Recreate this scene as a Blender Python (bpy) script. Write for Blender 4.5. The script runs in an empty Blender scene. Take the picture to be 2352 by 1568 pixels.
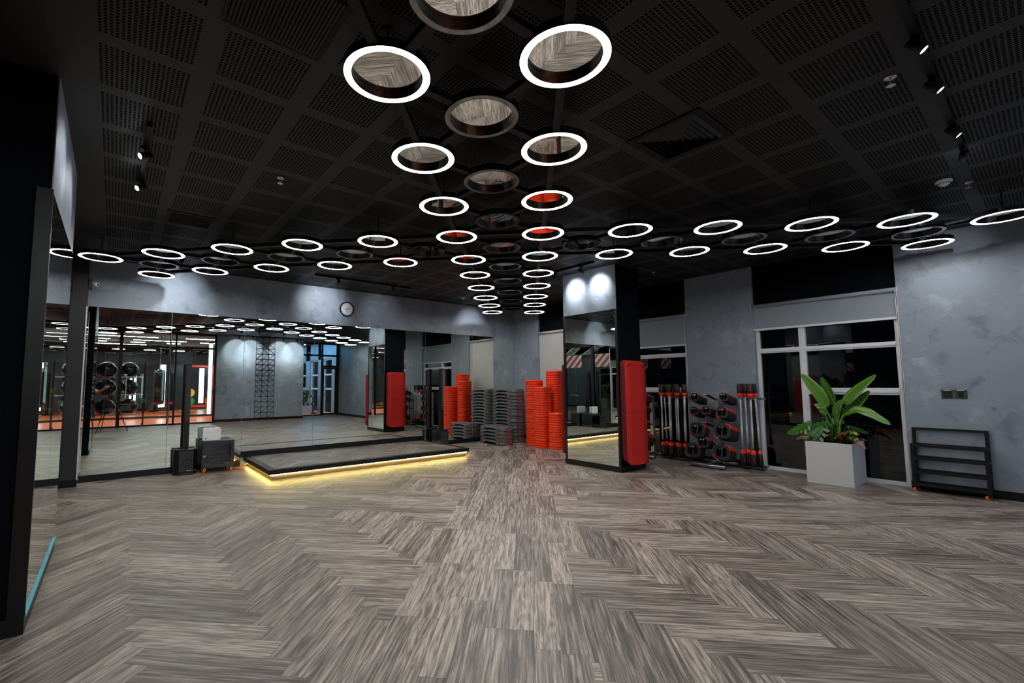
import bpy, math, random
from mathutils import Vector, Matrix, Quaternion, Euler
random.seed(11)
PI = math.pi
SC = bpy.context.scene
COL = SC.collection

# ---------------------------------------------------------------- camera
YAW, PITCH, ROLL = 0.9110227, 0.0791771, -0.0058773
CAM_H = 1.4
_f = Vector((math.cos(PITCH)*math.cos(YAW), math.cos(PITCH)*math.sin(YAW), math.sin(PITCH)))
_r = Vector((math.sin(YAW), -math.cos(YAW), 0))
_u = _r.cross(_f)
_r2 = _r*math.cos(ROLL) + _u*math.sin(ROLL)
_u2 = -_r*math.sin(ROLL) + _u*math.cos(ROLL)
cd = bpy.data.cameras.new('camera')
cd.sensor_width = 36.0
cd.lens = 36.0*1048.724/2352
cd.shift_x = (1176-1076.646)/2352
cd.shift_y = (798.561-784)/2352
cd.clip_start = 0.02
cam = bpy.data.objects.new('camera', cd)
COL.objects.link(cam)
m3 = Matrix((_r2, _u2, -_f)).transposed()
cam.matrix_world = Matrix.Translation((0, 0, CAM_H)) @ m3.to_4x4()
SC.camera = cam

# ---------------------------------------------------------------- world, exposure
SC.view_settings.view_transform = 'Standard'
SC.view_settings.look = 'None'
SC.view_settings.gamma = 1.0
SC.view_settings.use_curve_mapping = False
SC.view_settings.exposure = 0.5
wd = bpy.data.worlds.new('night')
SC.world = wd
wd.use_nodes = True
wd.node_tree.nodes['Background'].inputs[0].default_value = (0.01, 0.012, 0.02, 1)
wd.node_tree.nodes['Background'].inputs[1].default_value = 0.15
SC.cycles.caustics_reflective = True
SC.cycles.caustics_refractive = False
SC.cycles.max_bounces = 10
SC.cycles.diffuse_bounces = 3
SC.cycles.glossy_bounces = 6
SC.cycles.transparent_max_bounces = 12
SC.cycles.sample_clamp_indirect = 4.0
SC.cycles.use_denoising = True

RING_POWER = 30.0
SPOT_POWER = 60.0

# ---------------------------------------------------------------- mesh helpers
class MB:
    """collects vertices and faces of one mesh"""
    def __init__(s):
        s.v = []; s.f = []; s.sm = []
    def add(s, vs, fs, M=None, smooth=False):
        n = len(s.v)
        s.v += [tuple(M @ Vector(p)) if M is not None else tuple(p) for p in vs]
        s.f += [tuple(i+n for i in f) for f in fs]
        s.sm += [smooth]*len(fs)
        return s
    def box(s, x0, x1, y0, y1, z0, z1, M=None):
        vs = [(x0,y0,z0),(x1,y0,z0),(x1,y1,z0),(x0,y1,z0),(x0,y0,z1),(x1,y0,z1),(x1,y1,z1),(x0,y1,z1)]
        return s.add(vs, [(0,3,2,1),(4,5,6,7),(0,1,5,4),(1,2,6,5),(2,3,7,6),(3,0,4,7)], M)
    def prism(s, pts, z0, z1, M=None, smooth=False):
        """pts: 2-D outline (ccw), extruded along z"""
        n = len(pts)
        vs = [(x,y,z0) for x,y in pts] + [(x,y,z1) for x,y in pts]
        s.add(vs, [tuple(range(n-1,-1,-1)), tuple(range(n,2*n))], M)
        b = len(s.v)-2*n
        s.f += [(b+i, b+(i+1)%n, b+n+(i+1)%n, b+n+i) for i in range(n)]
        s.sm += [smooth]*n
        return s
    def loft(s, rings, M=None, smooth=True, cap=True):
        n = len(rings[0])
        vs = [p for r in rings for p in r]
        fs = []
        for k in range(len(rings)-1):
            for i in range(n):
                fs.append((k*n+i, k*n+(i+1)%n, (k+1)*n+(i+1)%n, (k+1)*n+i))
        s.add(vs, fs, M, smooth)
        if cap:
            b = len(s.v)-len(vs)
            s.f += [tuple(b+i for i in range(n-1,-1,-1)), tuple(b+len(vs)-n+i for i in range(n))]
            s.sm += [False, False]
        return s
    def lathe(s, prof, n=24, M=None, smooth=True, cap=True):
        """prof: (r, z) list"""
        rings = [[(r*math.cos(2*PI*i/n), r*math.sin(2*PI*i/n), z) for i in range(n)] for r, z in prof]
        return s.loft(rings, M, smooth, cap)
    def ring(s, ri, ro, z0, z1, n=48, M=None):
        """hollow cylinder"""
        prof = [(ri,z0),(ro,z0),(ro,z1),(ri,z1)]
        vs = [(r*math.cos(2*PI*i/n), r*math.sin(2*PI*i/n), z) for r, z in prof for i in range(n)]
        fs = []; 
        for k in range(4):
            k2 = (k+1) % 4
            for i in range(n):
                j = (i+1) % n
                fs.append((k*n+i, k*n+j, k2*n+j, k2*n+i))
        return s.add(vs, fs, M, False)
    def cyl(s, p, q, r, n=12, r2=None, smooth=True):
        p, q = Vector(p), Vector(q)
        M = Matrix.Translation(p) @ (q-p).to_track_quat('Z', 'Y').to_matrix().to_4x4()
        L = (q-p).length
        return s.lathe([(r,0),(r if r2 is None else r2,L)], n, M, smooth)
    def tube(s, pts, r, n=10, radii=None):
        pts = [Vector(p) for p in pts]
        rings = []
        up = None
        for i, p in enumerate(pts):
            t = (pts[min(i+1,len(pts)-1)] - pts[max(i-1,0)]).normalized()
            if up is None:
                up = t.orthogonal().normalized()
            up = (up - t*up.dot(t)).normalized()
            b = t.cross(up)
            rr = radii[i] if radii else r
            rings.append([tuple(p + up*rr*math.cos(2*PI*k/n) + b*rr*math.sin(2*PI*k/n)) for k in range(n)])
        return s.loft(rings)
    def bar(s, p, q, w, h):
        """rectangular bar from p to q, width w (level), height h"""
        p, q = Vector(p), Vector(q); d = (q-p); L = d.length; d.normalize()
        side = Vector((0,0,1)).cross(d)
        if side.length < 1e-4: side = Vector((1,0,0))
        side.normalize(); up = d.cross(side)
        M = Matrix((d, side, up)).transposed().to_4x4(); M.translation = p
        return s.box(0, L, -w/2, w/2, -h/2, h/2, M)
    def mesh(s, name):
        me = bpy.data.meshes.new(name)
        me.from_pydata(s.v, [], s.f)
        me.polygons.foreach_set('use_smooth', s.sm)
        me.update()
        return me
    def build(s, name, mat, parent=None, bevel=0, seg=2, loc=None):
        return link(name, s.mesh(name), mat, parent, bevel, seg, loc)

def link(name, me, mat, parent=None, bevel=0, seg=2, loc=None):
    if mat is not None and not me.materials:
        for m_ in (mat if isinstance(mat, (list, tuple)) else [mat]):
            me.materials.append(m_)
    o = bpy.data.objects.new(name, me)
    COL.objects.link(o)
    if parent is not None: o.parent = parent
    if loc is not None: o.location = loc
    if bevel:
        b = o.modifiers.new('edge', 'BEVEL'); b.width = bevel; b.segments = seg; b.limit_method = 'ANGLE'; b.angle_limit = 0.7
        b.harden_normals = False
    return o

def tag(o, label=None, cat=None, group=None, kind=None):
    if label: o['label'] = label
    if cat: o['category'] = cat
    if group: o['group'] = group
    if kind: o['kind'] = kind
    return o
def empty(name, loc=(0,0,0), rz=0.0):
    o = bpy.data.objects.new(name, None); COL.objects.link(o)
    o.empty_display_size = 0.1
    o.location = loc; o.rotation_euler = (0, 0, rz)
    return o
KIDS = {}
def copy_tree(o, parent=None):
    c = o.copy(); COL.objects.link(c); c.parent = parent
    for ch in [x for x in o.children]:
        copy_tree(ch, c)
    return c
def struct(name, mb, mat, **k):
    return tag(mb.build(name, mat, **k), kind='structure')
def rrect(w, h, r, n=5):
    """rounded rectangle outline, ccw, centred"""
    out = []
    for cx, cy, a0 in ((w/2-r, h/2-r, 0), (-w/2+r, h/2-r, PI/2), (-w/2+r, -h/2+r, PI), (w/2-r, -h/2+r, 1.5*PI)):
        for i in range(n+1):
            a = a0 + PI/2*i/n
            out.append((cx+r*math.cos(a), cy+r*math.sin(a)))
    return out
def text_mb(s, size, depth=0.001, M=None, mb=None, align='CENTER'):
    cu = bpy.data.curves.new('lettering', 'FONT'); cu.body = s; cu.size = size; cu.extrude = depth/2
    cu.align_x = align; cu.align_y = 'CENTER'
    o = bpy.data.objects.new('lettering', cu); COL.objects.link(o)
    dg = bpy.context.evaluated_depsgraph_get(); dg.update()
    me = o.evaluated_get(dg).to_mesh()
    mb = mb or MB()
    mb.add([tuple(v.co) for v in me.vertices], [tuple(p.vertices) for p in me.polygons], M)
    o.evaluated_get(dg).to_mesh_clear()
    bpy.data.objects.remove(o); bpy.data.curves.remove(cu)
    return mb
ORD = ['first','second','third','fourth','fifth','sixth','seventh','eighth','ninth','tenth','eleventh','twelfth','thirteenth','fourteenth','fifteenth',
 'sixteenth','seventeenth','eighteenth','nineteenth','twentieth','twenty-first','twenty-second','twenty-third','twenty-fourth','twenty-fifth','twenty-sixth',
 'twenty-seventh','twenty-eighth','twenty-ninth','thirtieth','thirty-first','thirty-second','thirty-third','thirty-fourth','thirty-fifth']

# ---------------------------------------------------------------- materials
class NT:
    def __init__(s, name):
        s.m = bpy.data.materials.new(name); s.m.use_nodes = True
        s.t = s.m.node_tree; s.n = s.t.nodes
        s.b = s.n['Principled BSDF']; s.out = s.n['Material Output']
    def node(s, typ, **k):
        n = s.n.new(typ)
        for a, v in k.items(): setattr(n, a, v)
        return n
    def put(s, sock, v):
        if hasattr(v, 'is_output'): s.t.links.new(v, sock)
        else: sock.default_value = v
    def math(s, op, a, b=0.0, c=None, clamp=False):
        n = s.node('ShaderNodeMath', operation=op); n.use_clamp = clamp
        s.put(n.inputs[0], a); s.put(n.inputs[1], b)
        if c is not None: s.put(n.inputs[2], c)
        return n.outputs[0]
    def mix(s, fac, a, b, typ='MIX'):
        n = s.node('ShaderNodeMix', data_type='RGBA', blend_type=typ)
        s.put(n.inputs[0], fac)
        s.put(n.inputs[6], a if hasattr(a, 'is_output') else (*a, 1)); s.put(n.inputs[7], b if hasattr(b, 'is_output') else (*b, 1))
        return n.outputs[2]
    def mixf(s, fac, a, b):
        n = s.node('ShaderNodeMix', data_type='FLOAT')
        s.put(n.inputs[0], fac); s.put(n.inputs[2], a); s.put(n.inputs[3], b)
        return n.outputs[0]
    def xyz(s, v):
        n = s.node('ShaderNodeSeparateXYZ'); s.put(n.inputs[0], v); return n.outputs
    def vec(s, x, y, z=0.0):
        n = s.node('ShaderNodeCombineXYZ')
        for i, q in enumerate((x, y, z)): s.put(n.inputs[i], q)
        return n.outputs[0]
    def noise(s, v, scale, detail=4, rough=0.55, dist=0.0):
        n = s.node('ShaderNodeTexNoise'); s.put(n.inputs['Vector'], v)
        n.inputs['Scale'].default_value = scale; n.inputs['Detail'].default_value = detail
        n.inputs['Roughness'].default_value = rough; n.inputs['Distortion'].default_value = dist
        return n.outputs[0]
    def ramp(s, fac, stops):
        n = s.node('ShaderNodeValToRGB'); s.put(n.inputs[0], fac)
        e = n.color_ramp.elements
        while len(e) < len(stops): e.new(0.5)
        for el, (p, c) in zip(e, stops):
            el.position = p; el.color = (*c, 1) if len(c) == 3 else c
        return n.outputs[0]
    def coord(s, which='Object'):
        return s.node('ShaderNodeTexCoord').outputs[which]
    def pos(s):
        return s.node('ShaderNodeNewGeometry').outputs['Position']
    def set(s, col=None, rough=None, metal=None, spec=None, bump=None, bs=0.2, bd=0.01, **k):
        if col is not None: s.put(s.b.inputs['Base Color'], col if hasattr(col, 'is_output') else (*col, 1))
        if rough is not None: s.put(s.b.inputs['Roughness'], rough)
        if metal is not None: s.put(s.b.inputs['Metallic'], metal)
        if spec is not None: s.put(s.b.inputs['Specular IOR Level'], spec)
        if bump is not None:
            n = s.node('ShaderNodeBump'); n.inputs['Strength'].default_value = bs; n.inputs['Distance'].default_value = bd
            s.put(n.inputs['Height'], bump); s.t.links.new(n.outputs[0], s.b.inputs['Normal'])
        for a, v in k.items(): s.put(s.b.inputs[a.replace('_', ' ')], v)
        return s.m
def plain(name, col, rough=0.5, metal=0.0, spec=0.5, grain=0.0, gs=60.0):
    t = NT(name)
    c = col
    if grain:
        n = t.noise(t.coord(), gs, 3)
        c = t.mix(n, tuple(x*(1-grain) for x in col), tuple(min(1, x*(1+grain)) for x in col))
    return t.set(c, rough, metal, spec)
def glow(name, col, strength):
    t = NT(name)
    return t.set((0.9,0.9,0.9), 0.5, Emission_Color=(*col, 1), Emission_Strength=strength)
# --- floor boards: herringbone with straight bands under the light strips
def floor_material(name, bands=True, du=0.0, dv=0.0, tint=(1,1,1)):
    t = NT(name)
    W = 0.1406
    P = t.xyz(t.pos())
    u = t.math('MULTIPLY', t.math('ADD', P[0], P[1]), 1/(math.sqrt(2)))
    v = t.math('MULTIPLY', t.math('SUBTRACT', P[1], P[0]), 1/(math.sqrt(2)))
    u = t.math('ADD', u, du); v = t.math('ADD', v, dv)
    A = t.math('ADD', t.math('DIVIDE', v, W), 6.42)
    B = t.math('SUBTRACT', t.math('DIVIDE', u, W), 0.58)
    i = t.math('FLOOR', A); j = t.math('FLOOR', B)
    k = t.math('FLOORED_MODULO', t.math('SUBTRACT', i, j), 12.0)
    hor = t.math('LESS_THAN', k, 5.5)
    fa = t.math('SUBTRACT', A, i); fb = t.math('SUBTRACT', B, j)
    # board along v
    al_h = t.math('ADD', k, fa); ida_h = t.math('SUBTRACT', i, k)
    # board along u
    mm = t.math('SUBTRACT', 11.0, k)
    al_v = t.math('ADD', mm, fb); idb_v = t.math('SUBTRACT', j, mm)
    along = t.mixf(hor, al_v, al_h)
    across = t.mixf(hor, fa, fb)
    ida = t.mixf(hor, t.math('ADD', i, 100.5), ida_h)
    idb = t.mixf(hor, idb_v, j)
    if bands:
        # main band, boards along u:  v in -.30 .. .825
        vb = t.math('DIVIDE', t.math('ADD', v, 0.30), W)
        row = t.math('FLOOR', vb)
        sh = t.math('FRACT', t.math('MULTIPLY', t.math('SINE', t.math('MULTIPLY', row, 12.99)), 43.7))
        ub = t.math('ADD', t.math('DIVIDE', u, W*6.0), sh)
        ci = t.math('FLOOR', ub)
        inm = t.math('MULTIPLY', t.math('GREATER_THAN', vb, 0.0), t.math('LESS_THAN', vb, 8.0))
        # cross band, boards along v: u in 5.03 .. 6.01
        uc = t.math('DIVIDE', t.math('SUBTRACT', u, 5.03), W)
        rowc = t.math('FLOOR', uc)
        shc = t.math('FRACT', t.math('MULTIPLY', t.math('SINE', t.math('MULTIPLY', rowc, 7.31)), 91.3))
        vc = t.math('ADD', t.math('DIVIDE', v, W*6.0), shc)
        cic = t.math('FLOOR', vc)
        inc = t.math('MULTIPLY', t.math('GREATER_THAN', uc, 0.0), t.math('LESS_THAN', uc, 7.0))
        along = t.mixf(inc, along, t.math('MULTIPLY', t.math('SUBTRACT', vc, cic), 6.0))
        across = t.mixf(inc, across, t.math('SUBTRACT', uc, rowc))
        ida = t.mixf(inc, ida, t.math('ADD', rowc, 300.5)); idb = t.mixf(inc, idb, cic)
        along = t.mixf(inm, along, t.math('MULTIPLY', t.math('SUBTRACT', ub, ci), 6.0))
        across = t.mixf(inm, across, t.math('SUBTRACT', vb, row))
        ida = t.mixf(inm, ida, t.math('ADD', row, 500.5)); idb = t.mixf(inm, idb, ci)
    wn = t.node('ShaderNodeTexWhiteNoise', noise_dimensions='2D')
    t.put(wn.inputs['Vector'], t.vec(ida, idb))
    rnd = wn.outputs['Value']
    rc = t.xyz(wn.outputs['Color'])
    off = t.math('MULTIPLY', rnd, 37.0)
    # grain: long streaks, fine pores, and cathedral figure
    gx = t.math('MULTIPLY', along, 0.16); gy = across
    g1 = t.noise(t.vec(gx, t.math('MULTIPLY', gy, 3.2), off), 2.2, 6, 0.62, 0.5)
    g2 = t.noise(t.vec(t.math('MULTIPLY', along, 0.5), t.math('MULTIPLY', gy, 26.0), off), 1.6, 3, 0.6)
    fg = t.noise(t.vec(t.math('MULTIPLY', along, 0.11), t.math('MULTIPLY', gy, 1.0), t.math('ADD', off, 5.0)), 1.5, 3, 0.55, 0.3)
    wv = t.math('ADD', 0.5, t.math('MULTIPLY', t.math('SINE', t.math('MULTIPLY', fg, 60.0)), 0.5))
    fig = t.math('MULTIPLY', t.math('GREATER_THAN', rc[0], 0.55), 0.15)
    g = t.mixf(fig, g1, wv)
    g3 = t.noise(t.vec(t.math('MULTIPLY', along, 0.35), t.math('MULTIPLY', gy, 11.0), off), 1.3, 4, 0.6, 0.2)
    g = t.math('ADD', t.math('ADD', t.math('MULTIPLY', g, 0.56), t.math('MULTIPLY', g3, 0.26)), t.math('MULTIPLY', g2, 0.18))
    g = t.math('ADD', g, t.math('MULTIPLY', t.math('SUBTRACT', rnd, 0.5), 0.10))
    c = t.ramp(g, [(0.36, (0.030,0.022,0.019)), (0.45, (0.108,0.086,0.073)), (0.53, (0.245,0.204,0.174)), (0.63, (0.43,0.37,0.315))])
    c = t.mix(1.0, c, tint, 'MULTIPLY')
    # joints
    e1 = t.math('LESS_THAN', t.math('MINIMUM', across, t.math('SUBTRACT', 1.0, across)), 0.010)
    e2 = t.math('LESS_THAN', t.math('MINIMUM', along, t.math('SUBTRACT', 6.0, along)), 0.012)
    e = t.math('MAXIMUM', e1, e2)
    c = t.mix(t.math('MULTIPLY', e, 0.72), c, (0.02,0.016,0.014))
    rgh = t.math('ADD', 0.33, t.math('MULTIPLY', g2, 0.16))
    return t.set(c, rgh, 0.0, 0.42, bump=t.math('SUBTRACT', g2, t.math('MULTIPLY', e, 2.0)), bs=0.12, bd=0.002)

def plaster_material(name, a, b):
    """trowelled stucco: overlapping soft patches of two greys"""
    t = NT(name)
    p = t.pos()
    n1 = t.noise(p, 1.2, 6, 0.62, 0.25)
    n2 = t.noise(p, 4.2, 6, 0.62, 0.35)
    vo = t.node('ShaderNodeTexVoronoi', feature='F1'); 
    wob = t.node('ShaderNodeVectorMath', operation='ADD')
    nn = t.node('ShaderNodeTexNoise'); t.put(nn.inputs['Vector'], p); nn.inputs['Scale'].default_value = 3.0; nn.inputs['Detail'].default_value = 3
    t.put(wob.inputs[0], p)
    sc = t.node('ShaderNodeVectorMath', operation='SCALE'); t.put(sc.inputs[0], nn.outputs['Color']); sc.inputs['Scale'].default_value = 0.45
    t.t.links.new(sc.outputs[0], wob.inputs[1])
    t.put(vo.inputs['Vector'], wob.outputs[0]); vo.inputs['Scale'].default_value = 2.7
    patch = t.xyz(vo.outputs['Color'])[0]
    g = t.math('ADD', t.math('ADD', t.math('MULTIPLY', n1, 0.45), t.math('MULTIPLY', n2, 0.45)), t.math('MULTIPLY', patch, 0.10))
    mid = tuple((x+y)/2 for x, y in zip(a, b))
    c = t.ramp(g, [(0.37, a), (0.46, mid), (0.54, mid), (0.63, b)])
    return t.set(c, t.math('ADD', 0.42, t.math('MULTIPLY', n2, 0.25)), 0.0, 0.4, bump=n2, bs=0.1, bd=0.01)

def ceiling_material():
    """black board with square fields of punched holes"""
    t = NT('ceiling_perforated')
    P = t.xyz(t.pos())
    def axis(c, o, pitch, width, n):
        q = t.math('FLOORED_MODULO', t.math('SUBTRACT', c, o), pitch)
        ins = t.math('LESS_THAN', q, width)
        h = t.math('FRACT', t.math('MULTIPLY', q, n/width))
        hole = t.math('LESS_THAN', t.math('ABSOLUTE', t.math('SUBTRACT', h, 0.5)), 0.29)
        return t.math('MULTIPLY', ins, hole), t.math('FLOOR', t.math('DIVIDE', t.math('SUBTRACT', c, o), pitch))
    hx, ix = axis(P[0], -0.157, 0.570, 0.4554, 18)
    hy, iy = axis(P[1], 3.195, 0.543, 0.4430, 18)
    hole = t.math('MULTIPLY', hx, hy)
    # plain margin along the mirror wall and the window wall
    hole = t.math('MULTIPLY', hole, t.math('GREATER_THAN', P[0], -0.17))
    n = t.noise(t.pos(), 2.0, 3)
    c = t.mix(hole, t.mix(n, (0.021,0.0205,0.0215), (0.028,0.0275,0.0285)), (0.0015,0.0015,0.0015))
    return t.set(c, t.mixf(hole, 0.55, 1.0), 0.0, t.mixf(hole, 0.35, 0.0))

def mirror_material(name, col):
    t = NT(name); t.set(col, 0.0, 1.0); return t.m

def glass_material(name, tint=(1,1,1), boost=1.0):
    t = NT(name)
    tr = t.node('ShaderNodeBsdfTransparent'); tr.inputs[0].default_value = (*tint, 1)
    gl = t.node('ShaderNodeBsdfGlossy'); gl.inputs['Roughness'].default_value = 0.0; gl.inputs[0].default_value = (1,1,1,1)
    fr = t.node('ShaderNodeFresnel'); fr.inputs[0].default_value = 1.5
    mx = t.node('ShaderNodeMixShader')
    t.put(mx.inputs[0], t.math('MULTIPLY', fr.outputs[0], boost, clamp=True))
    t.t.links.new(tr.outputs[0], mx.inputs[1]); t.t.links.new(gl.outputs[0], mx.inputs[2])
    t.t.links.new(mx.outputs[0], t.out.inputs[0])
    return t.m

M = {}
M['floor'] = floor_material('floor_boards')
M['stage_boards'] = floor_material('stage_boards', bands=False, du=0.31, dv=0.12)
M['plaster'] = plaster_material('grey_stucco', (0.138,0.165,0.205), (0.295,0.338,0.398))
M['ceiling'] = ceiling_material()
M['black_wall'] = plain('black_paint', (0.0035,0.0047,0.0075), 0.85, 0, 0.06, 0.2, 8)
M['black_skirt'] = plain('black_skirting', (0.005,0.0055,0.0065), 0.4, 0, 0.3)
M['black_metal'] = plain('black_powder_coat', (0.0045,0.005,0.006), 0.5, 0.0, 0.28, 0.2, 200)
M['black_gloss'] = plain('black_gloss', (0.010,0.010,0.011), 0.08, 0.0, 0.6)
M['dark_glass'] = plain('unlit_glossy_rim', (0.26,0.26,0.27), 0.06, 1.0)
M['dark_metal_gloss'] = plain('polished_black_inner', (0.045,0.048,0.055), 0.16, 1.0)
M['black_plastic'] = plain('black_plastic', (0.006,0.0065,0.0075), 0.42, 0, 0.35, 0.15, 90)
M['black_satin'] = plain('black_satin', (0.006,0.0066,0.008), 0.35, 0, 0.3)
M['mirror'] = mirror_material('mirror_glass', (0.84,0.89,0.83))
M['mirror_disc'] = mirror_material('ring_mirror', (0.93,0.94,0.90))
M['mirror_edge'] = plain('mirror_edge', (0.10,0.42,0.55), 0.2)
M['glass'] = glass_material('clear_glass', (0.93,0.97,0.96))
M['win_glass'] = glass_material('window_glass', (0.45,0.50,0.50), 1.4)
M['white_frame'] = plain('white_upvc', (0.60,0.62,0.66), 0.35, 0, 0.5, 0.05, 12)
M['blind'] = plain('grey_blind_cloth', (0.25,0.285,0.33), 0.85, 0, 0.2, 0.1, 300)
M['blind_pale'] = plain('pale_blind_cloth', (0.42,0.43,0.42), 0.85, 0, 0.2, 0.08, 300)
M['alu'] = plain('brushed_aluminium', (0.60,0.61,0.63), 0.45, 0.35)
M['chrome'] = plain('chrome', (0.75,0.76,0.78), 0.12, 1.0)
M['steel_grey'] = plain('grey_steel', (0.24,0.26,0.29), 0.35, 0.85)
M['ring_light'] = glow('lit_diffuser', (1.0,0.985,0.96), RING_POWER)
M['lens'] = glow('lamp_lens', (0.92,0.97,1.0), 60)
M['led_warm'] = glow('warm_led', (1.0,0.78,0.22), 24)
M['red'] = plain('red_plastic', (0.82,0.042,0.006), 0.38, 0, 0.5, 0.12, 14)
M['red_mat'] = plain('red_foam', (0.46,0.016,0.012), 0.75, 0, 0.25, 0.12, 60)
M['dark_red_mat'] = plain('dark_red_foam', (0.055,0.006,0.012), 0.75, 0, 0.25, 0.2, 60)
M['charcoal'] = plain('charcoal_plastic', (0.075,0.083,0.092), 0.5, 0, 0.45, 0.15, 40)
M['rubber'] = plain('black_rubber', (0.012,0.012,0.013), 0.55, 0, 0.4, 0.2, 80)
M['red_rubber'] = plain('red_rubber', (0.75,0.025,0.008), 0.45)
M['orange'] = plain('orange_polyurethane', (0.85,0.10,0.01), 0.4)
M['white_plastic'] = plain('white_plastic', (0.70,0.70,0.72), 0.35)
M['off_white'] = plain('off_white_plastic', (0.62,0.62,0.58), 0.4)
M['concrete'] = plain('pale_terrazzo', (0.50,0.51,0.51), 0.6, 0, 0.4, 0.14, 160)
M['soil'] = plain('soil', (0.02,0.012,0.008), 0.95, 0, 0.1, 0.5, 80)
M['navy'] = plain('dark_blue_cabinet_metal', (0.013,0.017,0.022), 0.4, 0, 0.5, 0.1, 30)
M['cardboard'] = plain('cardboard', (0.30,0.15,0.05), 0.8)
M['paper'] = plain('white_paper', (0.75,0.75,0.73), 0.7)
M['ink'] = plain('black_ink', (0.01,0.01,0.01), 0.6)
M['red_ink'] = plain('red_ink', (0.55,0.02,0.02), 0.6)
M['purple'] = plain('purple_sticker', (0.10,0.04,0.22), 0.5)
M['brass'] = plain('brass', (0.7,0.5,0.22), 0.3, 1.0)
M['smoked'] = glass_material('smoked_door_glass', (0.80,0.82,0.85), 1.0)
M['gym_floor'] = plain('red_sports_floor', (0.75,0.125,0.04), 0.3, 0, 0.5, 0.1, 3)
M['yellow'] = plain('yellow_line', (0.75,0.55,0.06), 0.5)
M['ball'] = plain('black_vinyl_ball', (0.010,0.011,0.014), 0.16, 0, 0.6)
M['panel_glow'] = glow('lit_panel', (0.70,0.90,1.0), 2.6)
M['tube_glow'] = glow('led_tube', (0.95,0.98,1.0), 120.0)
M['blue_glow'] = glow('blue_lit_panel', (0.10,0.50,1.0), 9.0)
M['decal_red'] = plain('red_film', (0.35,0.02,0.03), 0.5)
M['decal_white'] = plain('white_film', (0.55,0.60,0.60), 0.5)
M['skin'] = plain('skin', (0.55,0.30,0.20), 0.5)
M['shirt'] = plain('dark_shirt', (0.012,0.012,0.016), 0.85)
M['trousers'] = plain('dark_trousers', (0.015,0.016,0.022), 0.85)
M['hair'] = plain('black_hair', (0.008,0.007,0.006), 0.6)
M['green_plate'] = plain('green_rubber', (0.02,0.25,0.06), 0.5)
M['yellow_plate'] = plain('yellow_rubber', (0.7,0.45,0.03), 0.5)
M['silver'] = plain('silver_paint', (0.45,0.46,0.48), 0.35, 0.7)
def leaf_material(name, a, b, rough=0.35, trans=0.15):
    t = NT(name)
    n = t.noise(t.coord(), 9.0, 4, 0.6, 0.6)
    c = t.mix(n, a, b)
    return t.set(c, rough, 0, 0.5, Subsurface_Weight=0.0, Coat_Weight=0.1)
M['leaf'] = leaf_material('banana_leaf', (0.026,0.10,0.003), (0.075,0.20,0.005))
M['leaf_dark'] = leaf_material('dark_leaf', (0.008,0.055,0.010), (0.030,0.13,0.018))
M['leaf_mid'] = leaf_material('mid_leaf', (0.022,0.10,0.007), (0.065,0.185,0.014))
M['leaf_red'] = leaf_material('red_tinged_leaf', (0.05,0.028,0.012), (0.17,0.05,0.03))
M['leaf_lime'] = leaf_material('lime_leaf', (0.16,0.26,0.02), (0.26,0.36,0.05))
M['stalk'] = leaf_material('stalk', (0.09,0.20,0.010), (0.20,0.34,0.025))
# ================================================================= the setting
YM = 8.8475; ZC = 3.337; XP = 8.40
struct('floor', MB().box(-0.58, 8.75, -1.96, 9.0, -0.1, 0).box(6.42, 8.75, -3.2, -1.96, -0.1, 0), M['floor'])
struct('ceiling', MB().box(-1.45, 8.75, -3.22, 9.0, ZC, ZC+0.12), M['ceiling'])
struct('wall_front', MB().box(-1.3, 8.75, YM, 9.0, 0, ZC), M['plaster'])
struct('baseboard_front', MB().box(-0.355, 1.80, YM-0.018, YM, 0, 0.096).box(5.58, 8.40, YM-0.018, YM, 0, 0.096).box(1.80, 5.58, YM-0.018, YM, 0.156, 0.25), M['black_skirt'])
# window wall: piers, black headers over the windows
struct('wall_right', MB().box(XP, 8.75, -3.25, 1.29, 0, ZC).box(XP, 8.75, 3.07, 4.21, 0, ZC).box(XP, 8.75, 5.95, 6.85, 0, ZC).box(XP, 8.75, 7.97, YM, 0, ZC), M['plaster'])
hd = MB()
for a, b in ((1.29,3.07),(4.21,5.95),(6.85,7.97)): hd.box(8.455, 8.75, a, b, 2.69, ZC)
struct('wall_right_header', hd, M['black_wall'])
bb = MB()
for a, b in ((-3.2,1.285),(3.075,4.205),(5.955,6.845),(7.975,YM-0.02)): bb.box(XP-0.014, XP, a, b, 0, 0.10)
struct('baseboard_right', bb, M['black_skirt'])

def window(n, y0, y1, mullions, bars, z1=2.69):
    """white framed window: y0..y1, mullions [(y, width)], bars [(z, height, y0, y1)]"""
    x0, x1 = 8.47, 8.545
    m_ = MB()
    m_.box(x0, x1, y0, y0+0.055, 0, z1).box(x0, x1, y1-0.055, y1, 0, z1).box(x0, x1, y0+0.055, y1-0.055, z1-0.05, z1).box(x0-0.02, x1, y0+0.055, y1-0.055, 0, 0.045)
    m_.box(x0-0.012, x0, y0+0.012, y0+0.035, 0.045, z1-0.01).box(x0-0.012, x0, y1-0.035, y1-0.012, 0.045, z1-0.01)
    for y, w in mullions:
        m_.box(x0-0.014, x1, y-w/2, y+w/2, 0.045, z1-0.05)
        m_.box(x0-0.027, x0-0.014, y-w/5, y+w/5, 0.046, z1-0.051)
    for z, h, a, b in bars:
        m_.box(x0-0.012, x1, a, b, z-h/2, z+h/2)
        m_.box(x0-0.024, x0-0.012, a, b, z-h/5, z+h/5)
    fr = struct('window_%d' % n, m_, M['white_frame'])
    MB().box(8.515, 8.521, y0+0.05, y1-0.05, 0.04, z1-0.04).build('pane', M['win_glass'], fr)
    return fr
window(1, 1.29, 3.07, [(2.42, 0.085)], [(1.915, 0.075, 1.34, 3.02), (1.265, 0.095, 1.34, 2.38)])
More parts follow.
